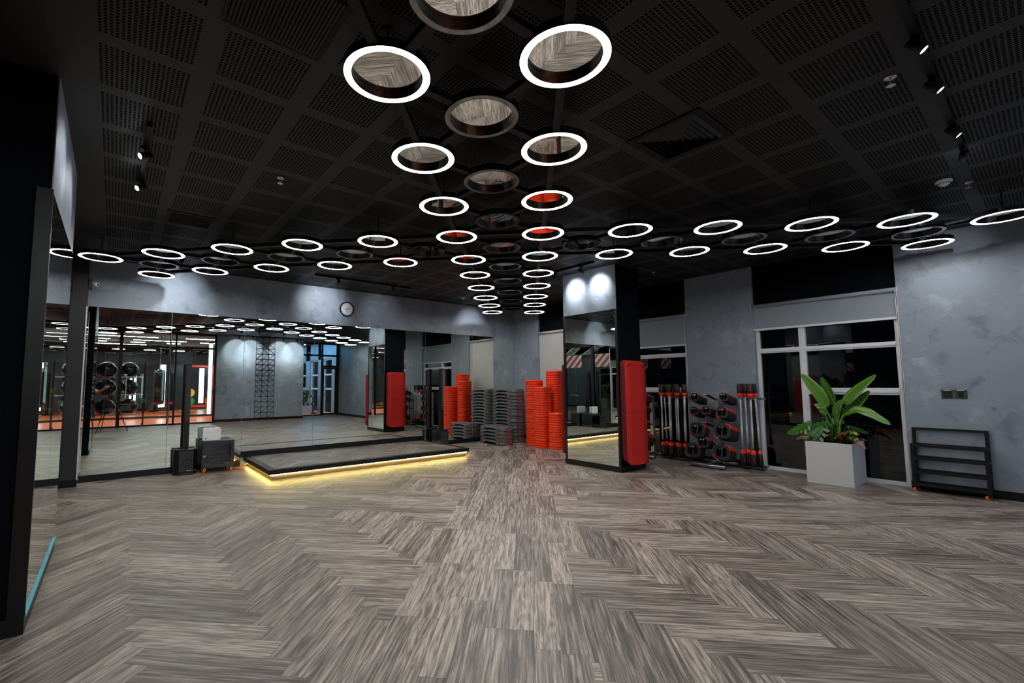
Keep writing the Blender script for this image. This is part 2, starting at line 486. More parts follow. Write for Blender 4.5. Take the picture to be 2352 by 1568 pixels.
window(2, 4.21, 5.95, [(5.35, 0.085)], [(1.925, 0.075, 4.26, 5.90), (1.265, 0.095, 4.26, 5.31)])
window(3, 6.85, 7.97, [], [(1.915, 0.075, 6.90, 7.92)])
struct('exterior_ground', MB().box(8.76, 14, -8, 12, -0.3, -0.12), M['black_wall'])

# column beside the camera, dark column by the mirror wall, pillar in the room
c1 = struct('column_1', MB().box(-1.3, -0.355, 3.72, 5.44, 0, ZC), M['black_wall'])
tag(MB().box(-0.355, -0.349, 3.722, 5.44, 2.605, ZC).build('plaster_panel', M['plaster'], c1), 'grey stucco panel over the mirror')
MB().box(-0.420, -0.343, 3.700, 3.72, 0.10, 2.605).build('trim', M['black_satin'], c1)
MB().box(-1.3, -0.345, 3.695, 3.72, 0, 0.10).box(-0.355, -0.345, 3.72, 5.44, 0, 0.085).build('baseboard', M['black_skirt'], c1)
c2 = struct('column_2', MB().box(-1.3, -0.36, 8.53, YM, 0, ZC), plain('lit_black_paint', (0.022,0.022,0.024), 0.6, 0, 0.4, 0.15, 5))  # black paint greyed: the light on this column is put into its colour
MB().box(-1.3, -0.352, 8.518, 8.53, 0, 0.10).build('baseboard', M['black_skirt'], c2)
tag(MB().box(-0.360, -0.348, 8.545, 8.80, 0.10, 2.55).build('mirror_strip', M['mirror'], c2), 'narrow mirror strip on its side')
MB().box(-0.362, -0.346, 8.526, 8.545, 0.10, 2.55).build('edge_strip', M['alu'], c2)
MB().box(-0.365, -0.338, 8.530, 8.575, 0.085, 0.105).build('corner_guard', M['mirror_edge'], c2)
p1 = struct('pillar_1', MB().box(6.36, 7.01, 4.305, 5.40, 0, ZC), M['black_wall'])
tag(MB().box(6.354, 6.36, 4.305, 5.40, 2.60, ZC).build('plaster_panel', M['plaster'], p1), 'grey stucco panel above the mirror')
MB().box(6.345, 6.36, 4.295, 4.335, 0.09, 2.60).box(6.345, 6.36, 5.375, 5.41, 0.09, 2.60).build('trim', M['black_satin'], p1)
MB().box(6.340, 7.025, 4.288, 5.418, 0, 0.088).build('baseboard', M['black_skirt'], p1)

# left wall: black side walls, glazed entrance between the two columns
struct('wall_left', MB().box(-1.4, -1.3, -1.95, 8.53, 0, ZC).box(-0.62, -0.50, -1.95, -1.6, 0, ZC), M['black_wall'])
STR = NT('striped_film')
_p = STR.xyz(STR.pos())
_s = STR.math('FRACT', STR.math('MULTIPLY', STR.math('SUBTRACT', _p[1], _p[2]), 3.6))
STR.set(STR.mix(STR.math('GREATER_THAN', _s, 0.5), (0.34,0.38,0.39), (0.24,0.015,0.03)), 0.5)
ent = struct('door_1', MB().box(-0.60, -0.54, 5.44, 5.50, 0, 2.75).box(-0.60, -0.54, 6.42, 6.48, 0, 2.75).box(-0.60, -0.54, 7.62, 7.72, 0, 2.75).box(-0.60, -0.54, 8.47, 8.53, 0, 2.75).box(-0.60, -0.54, 5.50, 8.47, 2.69, 2.75).box(-0.60, -0.54, 5.50, 8.47, 0, 0.06).box(-0.62, -0.52, 5.44, 8.53, 2.75, ZC), M['black_metal'])
MB().box(-0.574, -0.566, 5.50, 8.47, 0.06, 2.69).build('pane', M['glass'], ent)
MB().box(-0.566, -0.564, 6.50, 7.20, 1.97, 2.42).build('striped_decal', STR.m, ent)
MB().box(-0.566, -0.564, 7.78, 8.45, 1.97, 2.42).build('striped_decal', STR.m, ent)
MB().cyl((-0.52,6.52,0.98),(-0.52,7.10,0.98),0.016).cyl((-0.52,6.55,0.98),(-0.566,6.55,0.98),0.012).cyl((-0.52,7.07,0.98),(-0.566,7.07,0.98),0.012).build('push_bar', M['chrome'], ent)

# wall behind the camera: glass partition, stucco wall, glazed door wall
def glazing(name, fr_boxes, pane, mat=None):
    m_ = MB()
    for b in fr_boxes: m_.box(*b)
    o = struct(name, m_, M['black_metal'])
    MB().box(*pane).build('pane', M['glass'], o)
    return o
g = -1.95
glazing('window_4', [(-0.55,-0.48,g-0.06,g,0,ZC),(0.10,0.20,g-0.08,g,0,ZC),(1.54,1.60,g-0.06,g,0,ZC),(1.71,1.77,g-0.06,g,0,ZC),(2.98,3.06,g-0.06,g,0,ZC),
  (-0.48,3.0,g-0.06,g,2.76,2.82),(-0.48,3.0,g-0.06,g,0,0.05),(-0.48,3.0,g-0.06,g,3.27,ZC)], (-0.50,3.0,g-0.033,g-0.027,0.05,3.27))
struct('wall_near', MB().box(3.06, 6.42, -2.40, -2.20, 0, ZC).box(6.30, 6.42, -3.24, -2.40, 0, ZC), M['plaster'])
struct('baseboard_near', MB().box(3.07, 6.43, -2.20, -2.186, 0, 0.10), M['black_skirt'])
g = -3.2
glazing('window_5', [(6.42,6.50,g-0.06,g,0,ZC),(7.56,7.64,g-0.06,g,0,ZC),(8.28,8.40,g-0.06,g,0,ZC),(6.5,8.3,g-0.06,g,2.72,2.80),(6.5,7.6,g-0.06,g,0,0.05),(6.5,8.3,g-0.06,g,3.27,ZC),(7.64,8.28,g-0.06,g,2.20,2.30)], (6.48,8.32,g-0.033,g-0.027,0.05,3.27))
d2 = struct('door_2', MB().box(7.645,7.70,g-0.05,g-0.01,0.01,2.195).box(8.22,8.275,g-0.05,g-0.01,0.01,2.195).box(7.70,8.22,g-0.05,g-0.01,2.13,2.195).box(7.70,8.22,g-0.05,g-0.01,0.01,0.10), M['black_metal'])
MB().cyl((7.74,g+0.03,0.9),(7.74,g+0.03,1.3),0.014).cyl((7.74,g+0.03,0.93),(7.70,g-0.01,0.93),0.01).cyl((7.74,g+0.03,1.27),(7.70,g-0.01,1.27),0.01).build('handle', M['chrome'], d2)
# gym hall beyond the glass
struct('gym_floor', MB().box(-9, 6.42, -19, -1.96, -0.1, 0).box(6.42, 8.75, -19, -3.2, -0.1, 0).box(-9, -0.58, -1.96, 9.0, -0.1, 0), M['gym_floor'])
struct('gym_ceiling', MB().box(-9, 8.75, -19, -3.24, 3.56, 3.66).box(-9, -1.45, -3.24, 9.0, 3.56, 3.66), plain('gym_ceiling_paint', (0.03,0.03,0.034), 0.8))
gw = plain('gym_wall_paint', (0.14,0.16,0.17), 0.7, 0, 0.4, 0.3, 2)
struct('gym_wall_far', MB().box(-9, 8.75, -19.1, -19, 0, 3.6), gw)
struct('gym_wall_side', MB().box(-9.1, -9, -19, 9.0, 0, 3.6).box(-9, -1.3, 9.0, 9.1, 0, 3.6), gw)
struct('gym_wall_window_side', MB().box(8.4, 8.75, -4.1, -3.25, 0, 3.6).box(8.4, 8.75, -6.0, -5.3, 0, 3.6).box(8.4, 8.75, -7.9, -7.2, 0, 3.6).box(8.4, 8.75, -19, -9.1, 0, 3.6).box(8.4, 8.75, -9.1, -4.1, 2.7, 3.6), M['plaster'])
for n, (a, b) in enumerate(((-5.3,-4.1),(-7.2,-6.0),(-9.1,-7.9))):
    w_ = window(6+n, a, b, [], [(1.915, 0.08, a+0.055, b-0.055), (1.2, 0.09, a+0.055, b-0.055)])
struct('gym_wall_entrance', MB().box(-3.5, -3.4, 5.2, 8.99, 0, 3.55), M['plaster'])
struct('trim_1', MB().box(-9, 6.42, -6.40, -6.30, 0, 0.10), M['black_skirt'])
struct('trim_2', MB().box(-9, 6.42, -6.30, -6.20, 0, 0.012), M['yellow'])

# ----------------------------------------------------------------- mirrors
def mirror(name, boxes, label, group=None, edge=None):
    o = MB().box(*boxes).build(name, M['mirror'])
    tag(o, label, 'mirror', group)
    if edge: MB().box(*edge).build('polished_edge', M['mirror_edge'], o)
    return o
js = [-0.352, 0.710, 1.806, 3.057, 4.300, 5.600, 6.965, 8.398]
ml = ['tall wall mirror beside the dark column, column speaker at its other edge', 'tall wall mirror behind the wheeled cabinet and column speaker', 'wall mirror behind the stage end next to the cabinet',
      'wall mirror behind the stage under the wall clock', 'wall mirror behind the middle of the stage, reflecting the mirrored pillar', 'wall mirror behind the far end of the stage, beside the second speaker',
      'wall mirror in the room corner behind the charcoal step stack']
for i in range(7):
    z0 = 0.252 if 1.8 <= js[i] < 5.6 else 0.098
    mirror('wall_mirror', (js[i]+0.003, js[i+1]-0.003, YM-0.0065, YM-0.0005, z0, 2.598), ml[i])
mirror('wall_mirror', (-0.3548, -0.3485, 3.722, 4.62, 0.098, 2.602), 'mirror sheet on the black column, half nearer the camera', None, (-0.350, -0.338, 3.722, 4.62, 0.088, 0.101))
mirror('wall_mirror', (-0.3548, -0.3485, 4.624, 5.438, 0.098, 2.602), 'mirror sheet on the black column, half towards the mirror wall', None, (-0.350, -0.338, 4.624, 5.44, 0.088, 0.101))
mirror('wall_mirror', (6.3535, 6.3595, 4.336, 5.374, 0.089, 2.598), 'full height mirror on the black pillar beside the hanging red mats')
# ================================================================= ring lights
ZR = 3.07
Lr = {i: p for i, p in enumerate([(1.106,2.134),(1.749,2.795),(2.394,3.454),(3.022,4.108),(3.715,4.783),(4.327,5.409),(4.991,6.072),(5.649,6.742),(6.291,7.379),(6.929,8.021)])}
Rr = {i: p for i, p in enumerate([(1.769,1.457),(2.425,2.116),(3.072,2.776),(3.723,3.433),(4.367,4.088),(5.031,4.752),(5.674,5.395),(6.344,6.071),(7.003,6.731),(7.728,7.447)])}
Lr[-1] = (0.446,1.474); Lr[-2] = (-0.214,0.814); Rr[-1] = (1.109,0.797); Rr[-2] = (0.449,0.137); Rr[-3] = (-0.211,-0.523)
LF = [(2.376,4.790),(1.716,5.450),(1.085,6.141),(0.429,6.864),(-0.204,7.558)]
LB = [(3.045,5.445),(2.384,6.136),(1.716,6.810),(1.047,7.525),(0.440,8.239)]
RF = [(4.417,2.786),(5.092,2.158),(5.782,1.506),(6.461,0.867),(7.112,0.239),(7.767,-0.414)]
RB = [(5.068,3.441),(5.744,2.792),(6.403,2.160),(7.107,1.521),(7.786,0.882)]
RO, RI = 0.2325, 0.1985
me_house = MB().ring(RI+0.0005, RO, 0.004, 0.050, 64).ring(RI+0.0005, RI+0.002, 0.0, 0.004, 64).ring(RO-0.0015, RO, 0.0, 0.004, 64).mesh('housing')
me_diff = MB().ring(RI+0.0022, RO-0.0017, 0.0008, 0.0036, 64).mesh('diffuser')
me_disc = MB().lathe([(RI, 0.035), (RI, 0.040)], 56, smooth=False).mesh('mirror_disc')
me_band = MB().ring(RI-0.001, RI+0.002, 0.017, 0.0195, 56).mesh('inner_band')
M['drum_black'] = plain('drum_black', (0.007,0.0075,0.009), 0.22, 0.0, 0.6)
RL = 0.1905  # lit diffuser drawn wider, its bloom put into the shape
me_house_lit = MB().ring(RL+0.0005, RO, 0.004, 0.050, 64).ring(RL+0.0005, RL+0.002, 0.0, 0.004, 64).ring(RO-0.0015, RO, 0.0, 0.004, 64).mesh('housing')
me_diff_lit = MB().ring(RL+0.0022, RO-0.0017, 0.0008, 0.0036, 64).mesh('diffuser')
me_disc_lit = MB().lathe([(RL, 0.035), (RL, 0.040)], 56, smooth=False).mesh('mirror_disc')
me_band_lit = MB().ring(RL-0.001, RL+0.002, 0.017, 0.0195, 56).mesh('inner_band')
def make_ring(lit):
    r = empty('ring_light')
    link('housing', me_house_lit if lit else me_house, M['drum_black'], r)
    if lit: link('diffuser', me_diff_lit, M['ring_light'], r)
    else: link('rim', me_diff.copy(), M['dark_glass'], r)
    link('mirror_disc', me_disc_lit if lit else me_disc, M['mirror_disc'], r)
    link('inner_band', me_band_lit if lit else me_band, M['black_gloss'], r)
    return r
ring_lit, ring_dark = make_ring(True), make_ring(False)
used = {True: False, False: False}
def ring(p, lit, label, group):
    src = ring_lit if lit else ring_dark
    if not used[lit]: o = src; used[lit] = True
    else: o = copy_tree(src)
    o.location = (p[0], p[1], ZR)
    tag(o, label, 'ceiling light', group)
    return o
LIT = 'lit ring light, %s'
for i in range(-2, 10):
    ring(Lr[i], True, ('lit ring light, %s ahead in the centre strip row on the clock side' % ORD[i] if i >= 0 else 'lit ring light behind the camera, %s before the clock-side row' % ORD[-i-1]), 'lit rings of the centre strip, clock side')
for i in range(-3, 10):
    ring(Rr[i], True, ('lit ring light, %s ahead in the centre strip row on the pillar side' % ORD[i] if i >= 0 else 'lit ring light behind the camera, %s before the pillar-side row' % ORD[-i-1]), 'lit rings of the centre strip, pillar side')
for k, p in enumerate(LF): ring(p, True, 'lit ring light, %s from the crossing, camera side of the entrance branch' % ORD[k], 'lit rings of the entrance branch')
for k, p in enumerate(LB): ring(p, True, 'lit ring light, %s from the crossing, mirror side of the entrance branch' % ORD[k], 'lit rings of the entrance branch')
for k, p in enumerate(RF): ring(p, True, 'lit ring light, %s from the crossing, camera side of the window branch' % ORD[k], 'lit rings of the window branch')
for k, p in enumerate(RB): ring(p, True, 'lit ring light, %s from the crossing, mirror side of the window branch' % ORD[k], 'lit rings of the window branch')
avg = lambda *ps: (sum(p[0] for p in ps)/len(ps), sum(p[1] for p in ps)/len(ps))
squares = {'main': [], 'ent': [], 'win': []}
for i in range(-2, 9):
    squares['main'].append((Lr[i], Lr[i+1], Rr[i], Rr[i+1]))
la = [Lr[3]] + LF; lb_ = [Lr[4]] + LB
for k in range(5): squares['ent'].append((la[k], la[k+1], lb_[k], lb_[k+1]))
ra = [Rr[3]] + RF; rb_ = [Rr[4]] + RB
for k in range(5): squares['win'].append((ra[k], ra[k+1], rb_[k], rb_[k+1]))
for i, s_ in enumerate(squares['main']):
    ring(avg(*s_), False, ('unlit black ring with mirror disc, %s ahead down the centre strip' % ORD[i-2]) if i >= 2 else 'unlit black ring with mirror disc over the photographer, %s one' % ['outer','inner'][i], 'unlit rings of the centre strip')
# the far end of the centre strip closes with one more unlit ring
for k, s_ in enumerate(squares['ent']): ring(avg(*s_), False, 'unlit black ring with mirror disc, %s from the crossing in the entrance branch' % ORD[k], 'unlit rings of the entrance branch')
for k, s_ in enumerate(squares['win']): ring(avg(*s_), False, 'unlit black ring with mirror disc, %s from the crossing in the window branch' % ORD[k], 'unlit rings of the window branch')
# black steel frame that carries the rings
def frame(label, pairs, rods):
    o = empty('ceiling_truss', (rods[0][0], rods[0][1], ZC))
    tag(o, label, 'light truss')
    base = Vector(o.location)
    for a, b in pairs:
        a, b = Vector((a[0], a[1], ZR+0.028)), Vector((b[0], b[1], ZR+0.028))
        d = (b-a).normalized()
        MB().bar(a + d*(RO-0.0005) - base, b - d*(RO-0.0005) - base, 0.050, 0.040).build('frame_bar', M['black_metal'], o)
    for p in rods:
        q = Vector((p[0], p[1], 0)) - Vector((base.x, base.y, 0))
        MB().cyl(q + Vector((0,0,ZR+0.095-ZC)), q, 0.006, 8).lathe([(0.028,ZR+0.090-ZC),(0.028,ZR+0.100-ZC)], 12, Matrix.Translation((q.x,q.y,0))).lathe([(0.03,-0.008),(0.03,0)], 12, Matrix.Translation((q.x,q.y,0))).build('hanger_rod', M['black_metal'], o)
        MB().box(-RO*0.98, RO*0.98, -0.012, 0.012, ZR+0.050-ZC, ZR+0.062-ZC, Matrix.Translation((q.x,q.y,0)) @ Matrix.Rotation(0.79,4,'Z')).cyl((q.x,q.y,ZR+0.06-ZC),(q.x,q.y,ZR+0.091-ZC),0.008,8).build('hanger_bracket', M['black_metal'], o)
pm_ = [(Lr[i], Lr[i+1]) for i in range(-2, 9)] + [(Rr[i], Rr[i+1]) for i in range(-3, 9)] + [(Lr[3],Rr[3]),(Lr[4],Rr[4])]
for s_ in squares['main']:
    c = avg(*s_); pm_ += [(c, q) for q in s_]
frame('black steel lattice carrying the centre strip of ring lights', pm_, [Lr[-2],Lr[0],Lr[2],Lr[4],Lr[6],Lr[8],Rr[-2],Rr[1],Rr[3],Rr[5],Rr[7],Rr[9]])
def branch(a, b, sq):
    pr = [(a[k], a[k+1]) for k in range(len(a)-1)] + [(b[k], b[k+1]) for k in range(len(b)-1)]
    for s_ in sq:
        c = avg(*s_); pr += [(c, q) for q in s_]
    return pr
frame('black steel lattice carrying the ring lights of the entrance branch', branch(la, lb_, squares['ent']), [LF[0],LF[2],LF[4],LB[0],LB[2],LB[4]])
frame('black steel lattice carrying the ring lights of the window branch', branch(ra, rb_, squares['win']), [RF[0],RF[2],RF[4],RB[0],RB[2],RB[4]])

# ================================================================= track lights
def spot(parent, loc, target, power, ang=0.62):
    """adjustable lamp head under a rail; loc relative to parent"""
    base = Vector(parent.location)
    p = Vector(loc); d = (Vector(target)-p).normalized()
    q = d.to_track_quat('Z', 'Y').to_matrix().to_4x4()
    Mx = Matrix.Translation(p-base) @ q
    h = MB().lathe([(0.014,-0.056),(0.025,-0.052),(0.027,0.042),(0.0235,0.043),(0.0225,0.036)], 20, Mx).build('spot_head', M['black_plastic'], parent)
    MB().lathe([(0.0222,0.033),(0.0222,0.037)], 20, Mx, False).build('lens', M['lens'], h)
    MB().box(-0.03, 0.03, -0.016, 0.016, -0.028, 0.0, Matrix.Translation((p.x-base.x, p.y-base.y, 0.002))).cyl((p.x-base.x, p.y-base.y, -0.02), p-base-d*0.015, 0.008, 10).build('adapter', M['black_metal'], parent)
    if power > 0:
        ld = bpy.data.lights.new('spot_lamp', 'SPOT'); ld.energy = power; ld.spot_size = ang*2; ld.spot_blend = 1.0; ld.shadow_soft_size = 0.022; ld.color = (0.90,0.95,1.0)
        lo = bpy.data.objects.new('spot_lamp', ld); COL.objects.link(lo); lo.parent = parent
        lo.matrix_local = Matrix.Translation(p-base+d*0.048) @ (-d).to_track_quat('Z','Y').to_matrix().to_4x4()
    return h
def track(a, b, label, heads, group='track lights'):
    o = empty('track_light', (a[0], a[1], ZC-0.03)); tag(o, label, 'track light', group)
    d = Vector((b[0]-a[0], b[1]-a[1], 0))
    MB().bar((0,0,0.014), (d.x,d.y,0.014), 0.036, 0.032).build('rail', M['black_metal'], o)
    for h in heads: spot(o, *h)
    return o
P = SPOT_POWER
track((0.125,3.98), (0.125,5.42), 'short ceiling track with two spot heads aimed at the black column', [((0.115,4.36,3.235),(-0.36,4.12,2.93),P*0.17),((0.115,5.10,3.235),(-0.36,4.75,2.85),P*0.17)])
track((2.6,0.365), (5.62,0.365), 'long ceiling track with four spot heads near the window pier', [((3.44,0.36,3.25),(3.56,-0.36,2.29),P*0.30,0.5),((4.01,0.36,3.25),(4.13,-0.36,2.29),P*0.30,0.5),((4.87,0.36,3.25),(4.99,-0.36,2.29),P*0.30,0.5),((5.41,0.36,3.235),(8.4,0.80,2.90),P*1.1,0.20)])  # fourth head would be off; its lamp is added for the pier scallop
track((2.70,7.85), (4.62,7.85), 'ceiling track with two spot heads in front of the clock wall', [((3.12,7.85,3.235),(3.20,8.84,2.98),P*0.8),((4.22,7.85,3.235),(4.45,8.84,2.85),P*0.12)])
track((0.35,7.85), (1.35,7.85), 'short ceiling track behind the entrance branch rings, one spot head', [((0.72,7.85,3.235),(0.74,8.84,2.83),P*0.75)])
track((6.25,7.95), (7.15,7.95), 'short ceiling track near the room corner, one spot head', [((6.85,7.95,3.235),(6.92,8.84,2.78),P*0.5)])
track((5.95,4.42), (5.95,5.42), 'short ceiling track with two spot heads facing the mirrored pillar', [((5.95,4.66,3.225),(6.36,4.62,3.02),P*0.62),((5.95,5.22,3.225),(6.36,5.12,3.02),P*0.62)])
track((3.4,-1.62), (6.1,-1.62), 'ceiling track behind the photographer with four spot heads, reflected in the mirror wall', [((3.75,-1.62,3.235),(3.80,-2.2,2.75),P*1.5,0.8),((4.25,-1.62,3.235),(4.30,-2.2,2.75),P*1.5,0.8),((5.40,-1.62,3.235),(5.42,-2.2,2.75),P*1.5,0.8),((5.95,-1.62,3.235),(5.98,-2.2,2.75),P*1.5,0.8)])

# ================================================================= ceiling fittings
dz = ZC
o = empty('air_diffuser', (3.46,1.72,ZC)); tag(o, 'square black ceiling air diffuser with nested louvres', 'air vent')
MB().ring(0,0.001,0,0.001,4)
def sq_ring(mb, ho, hi, z0, z1o, z1i):
    vs = [(-ho,-ho,z0),(ho,-ho,z0),(ho,ho,z0),(-ho,ho,z0),(-hi,-hi,z1i),(hi,-hi,z1i),(hi,hi,z1i),(-hi,hi,z1i),(-ho,-ho,z1o),(ho,-ho,z1o),(ho,ho,z1o),(-ho,ho,z1o)]
    fs = []
    for i in range(4):
        j = (i+1)%4
        fs += [(i,j,4+j,4+i),(8+i,8+j,j,i),(4+i,4+j,8+j,8+i)]
    return mb.add(vs, fs)
fr = MB(); sq_ring(fr, 0.29, 0.235, -0.012, 0.0, -0.004)
fr.build('frame', M['black_metal'], o)
lv = MB()
for k in range(6): sq_ring(lv, 0.232-0.038*k, 0.212-0.038*k, -0.002, -0.001, -0.026)
lv.build('louvre', plain('louvre_grey', (0.03,0.03,0.032), 0.5), o)
MB().box(-0.235,0.235,-0.235,0.235,-0.002,-0.0005).build('back_plate', plain('duct_black', (0.001,0.001,0.001), 0.9), o)
o = empty('air_grille', (0.625,2.33,ZC)); tag(o, 'black slatted ceiling air grille near the ring lights', 'air vent')
MB().box(-0.235,0.235,-0.235,0.235,-0.003,-0.0005).build('back_plate', bpy.data.materials['duct_black'], o)
fr = MB(); sq_ring(fr, 0.262, 0.235, -0.010, 0.0, -0.004); fr.build('frame', M['black_metal'], o)
lv = MB()
for k in range(24):
    x = -0.225+0.0195*k
    lv.box(-0.006, 0.006, -0.235, 0.235, -0.018, -0.004, Matrix.Translation((x,0,0)) @ Matrix.Rotation(0.35,4,'Y'))
lv.build('slat', plain('slat_grey', (0.016,0.016,0.017), 0.45), o)
o = empty('air_grille', (0.625,6.12,ZC)); tag(o, 'recessed black rectangular ceiling vent over the entrance branch', 'air vent')
MB().box(-0.205,0.205,-0.19,0.19,-0.003,-0.0005).build('back_plate', bpy.data.materials['duct_black'], o)
fr = MB(); fr.bar((-0.24,-0.21,-0.005),(0.24,-0.21,-0.005),0.04,0.010).bar((-0.24,0.21,-0.005),(0.24,0.21,-0.005),0.04,0.010).bar((-0.22,-0.19,-0.005),(-0.22,0.19,-0.005),0.035,0.010).bar((0.22,-0.19,-0.005),(0.22,0.19,-0.005),0.035,0.010)
fr.build('frame', M['black_metal'], o)
lv = MB()
for k in range(14): lv.box(-0.205,0.205,-0.003,0.003,-0.012,-0.003, Matrix.Translation((0,-0.18+0.0275*k,0)) @ Matrix.Rotation(0.6,4,'X'))
lv.build('slat', M['black_metal'], o)
o = MB().box(-0.265,0.265,-0.006,-0.001,-0.0006,0).box(-0.265,0.265,0.50,0.505,-0.0006,0).box(-0.265,-0.26,0,0.50,-0.0006,0).box(0.26,0.265,0,0.50,-0.0006,0)
hatch = o.build('access_hatch', bpy.data.materials['duct_black']); hatch.location = (1.78,4.16,ZC-0.0003); tag(hatch, 'square ceiling access hatch outlined among the perforated panels', 'hatch')
def sprinkler(x, y, label):
    o = empty('sprinkler', (x,y,ZC)); tag(o, label, 'sprinkler', 'ceiling sprinklers')
    MB().lathe([(0.036,0),(0.034,-0.007),(0.014,-0.010)], 20).build('flange', M['chrome'], o)
    MB().cyl((0,0,-0.008),(0,0,-0.05),0.005,8).cyl((0.008,0,-0.03),(0.008,0,-0.052),0.002,6).cyl((-0.008,0,-0.03),(-0.008,0,-0.052),0.002,6).build('stem', M['chrome'], o)
    MB().lathe([(0.0235,-0.052),(0.0235,-0.055)], 16).build('deflector', M['chrome'], o)
sprinkler(1.15, 4.35, 'chrome sprinkler on the black ceiling on the clock side of the centre strip')
sprinkler(3.84, 0.535, 'chrome sprinkler beside the long track light')
sprinkler(6.52, 0.42, 'small chrome sprinkler under the smoke detector by the window branch')
sprinkler(7.40, 4.24, 'chrome sprinkler on the ceiling behind the pillar')
def smoke(x, y, label):
    o = empty('smoke_detector', (x,y,ZC)); tag(o, label, 'smoke detector', 'smoke detectors')
    MB().lathe([(0.062,0),(0.062,-0.016),(0.056,-0.022)], 28).build('base', M['white_plastic'], o)
    MB().lathe([(0.050,-0.022),(0.040,-0.040),(0.018,-0.056),(0.0,-0.058)], 28, cap=False).build('dome', M['off_white'], o)
    sl = MB()
    for k in range(14):
        a = 2*PI*k/14
        sl.box(0.040,0.049,-0.004,0.004,-0.036,-0.026, Matrix.Rotation(a,4,'Z'))
    sl.build('vent_slot', M['ink'], o)
smoke(6.27, 0.56, 'white smoke detector on the ceiling beside the window branch rings')
smoke(6.08, 8.03, 'white smoke detector on the ceiling near the room corner')
smoke(1.39, 7.70, 'white smoke detector on the ceiling above the entrance branch')
# ================================================================= stage
o = empty('stage_platform', (3.70, 8.0, 0)); tag(o, 'low wood-decked stage with black edging and yellow LED underglow at the mirror wall', 'stage')
sx0, sx1, sy0, sy1 = 1.85-3.70, 5.55-3.70, 7.16-8.0, YM-0.02-8.0
MB().box(sx0+0.11, sx1-0.11, sy0+0.11, sy1, 0.10, 0.155).build('deck', M['stage_boards'], o)
MB().box(sx0, sx1, sy0, sy0+0.11, 0.088, 0.158).box(sx0, sx0+0.11, sy0+0.11, sy1, 0.088, 0.158).box(sx1-0.11, sx1, sy0+0.11, sy1, 0.088, 0.158).build('edge_trim', M['black_metal'], o, 0.004)
rt = NT('riser_oak')
_q = rt.coord(); _s = rt.xyz(_q)
_n = rt.noise(rt.vec(rt.math('MULTIPLY', rt.math('ADD', _s[0], _s[1]), 1.2), rt.math('MULTIPLY', _s[2], 60.0)), 2.0, 5, 0.6)
rt.set(rt.ramp(_n, [(0.3,(0.06,0.042,0.03)),(0.7,(0.22,0.16,0.11))]), 0.5)
MB().box(sx0+0.05, sx1-0.05, sy0+0.05, sy1, 0.0, 0.10).build('riser', rt.m, o)
MB().box(sx0+0.04, sx1-0.04, sy0+0.032, sy0+0.046, 0.074, 0.087).box(sx0+0.032, sx0+0.046, sy0+0.046, sy1-0.05, 0.074, 0.087).box(sx1-0.046, sx1-0.032, sy0+0.046, sy1-0.05, 0.074, 0.087).build('led_strip', M['led_warm'], o)

def marks(x, y, z, h, n):
    '''small print too fine to read: a row of short strokes'''
    mb = MB(); w = h*0.62
    for k in range(n):
        a = x + (k-(n-1)/2)*w
        mb.box(a-w*0.38, a-w*0.20, y-0.0003, y+0.0003, z-h/2, z+h/2)
        q = (k*7) % 3
        mb.box(a-w*0.20, a+w*0.30, y-0.0003, y+0.0003, z+h*(0.32 if q else -0.1), z+h*(0.5 if q else 0.08))
        if q != 1: mb.box(a+w*0.14, a+w*0.30, y-0.0003, y+0.0003, z-h/2, z+h*0.3)
    return mb
# ================================================================= column speakers
def speaker(x, y, rz, label):
    o = empty('column_speaker', (x, y, 0), rz); tag(o, label, 'speaker', 'column speakers')
    out = [(-0.165,0.12),(-0.165,-0.06),(-0.10,-0.135),(0.10,-0.135),(0.165,-0.06),(0.165,0.12)]
    MB().prism([(a*1.04,b*1.04) for a,b in out], 0.0, 0.03).prism(out, 0.03, 0.365).build('subwoofer', M['black_plastic'], o, 0.012)
    MB().prism([(a*0.95,b*0.95) for a,b in out], 0.365, 0.392).build('top_plate', M['black_satin'], o, 0.008)
    gm = MB().box(-0.095,0.095,-0.1375,-0.1345,0.05,0.345)
    gm.build('grille', plain('speaker_mesh', (0.02,0.02,0.022), 0.6, 0, 0.4, 0.6, 900), o)
    MB().ring(0.055,0.066,0,0.003,28,Matrix.Translation((0.02,-0.1375,0.19)) @ Matrix.Rotation(PI/2,4,'X')).build('cone_ring', M['black_satin'], o)
    MB().box(0.018,0.032,-0.1382,-0.1374,0.056,0.068).box(0.036,0.075,-0.1382,-0.1374,0.060,0.066).build('badge', M['white_plastic'], o)
    MB().box(-0.038,0.038,-0.045,0.045,0.39,0.80).box(-0.040,0.040,-0.047,0.047,0.80,0.806).box(-0.038,0.038,-0.045,0.045,0.806,1.755).build('column', M['black_satin'], o, 0.006)
    MB().box(-0.031,0.031,-0.049,-0.0455,0.83,1.735).build('column_grille', bpy.data.materials['speaker_mesh'], o)
    return o
speaker(0.955, 8.665, 0.0, 'black column speaker beside the wheeled cabinet')
speaker(5.87, 8.60, 0.0, 'black column speaker behind the far end of the stage')

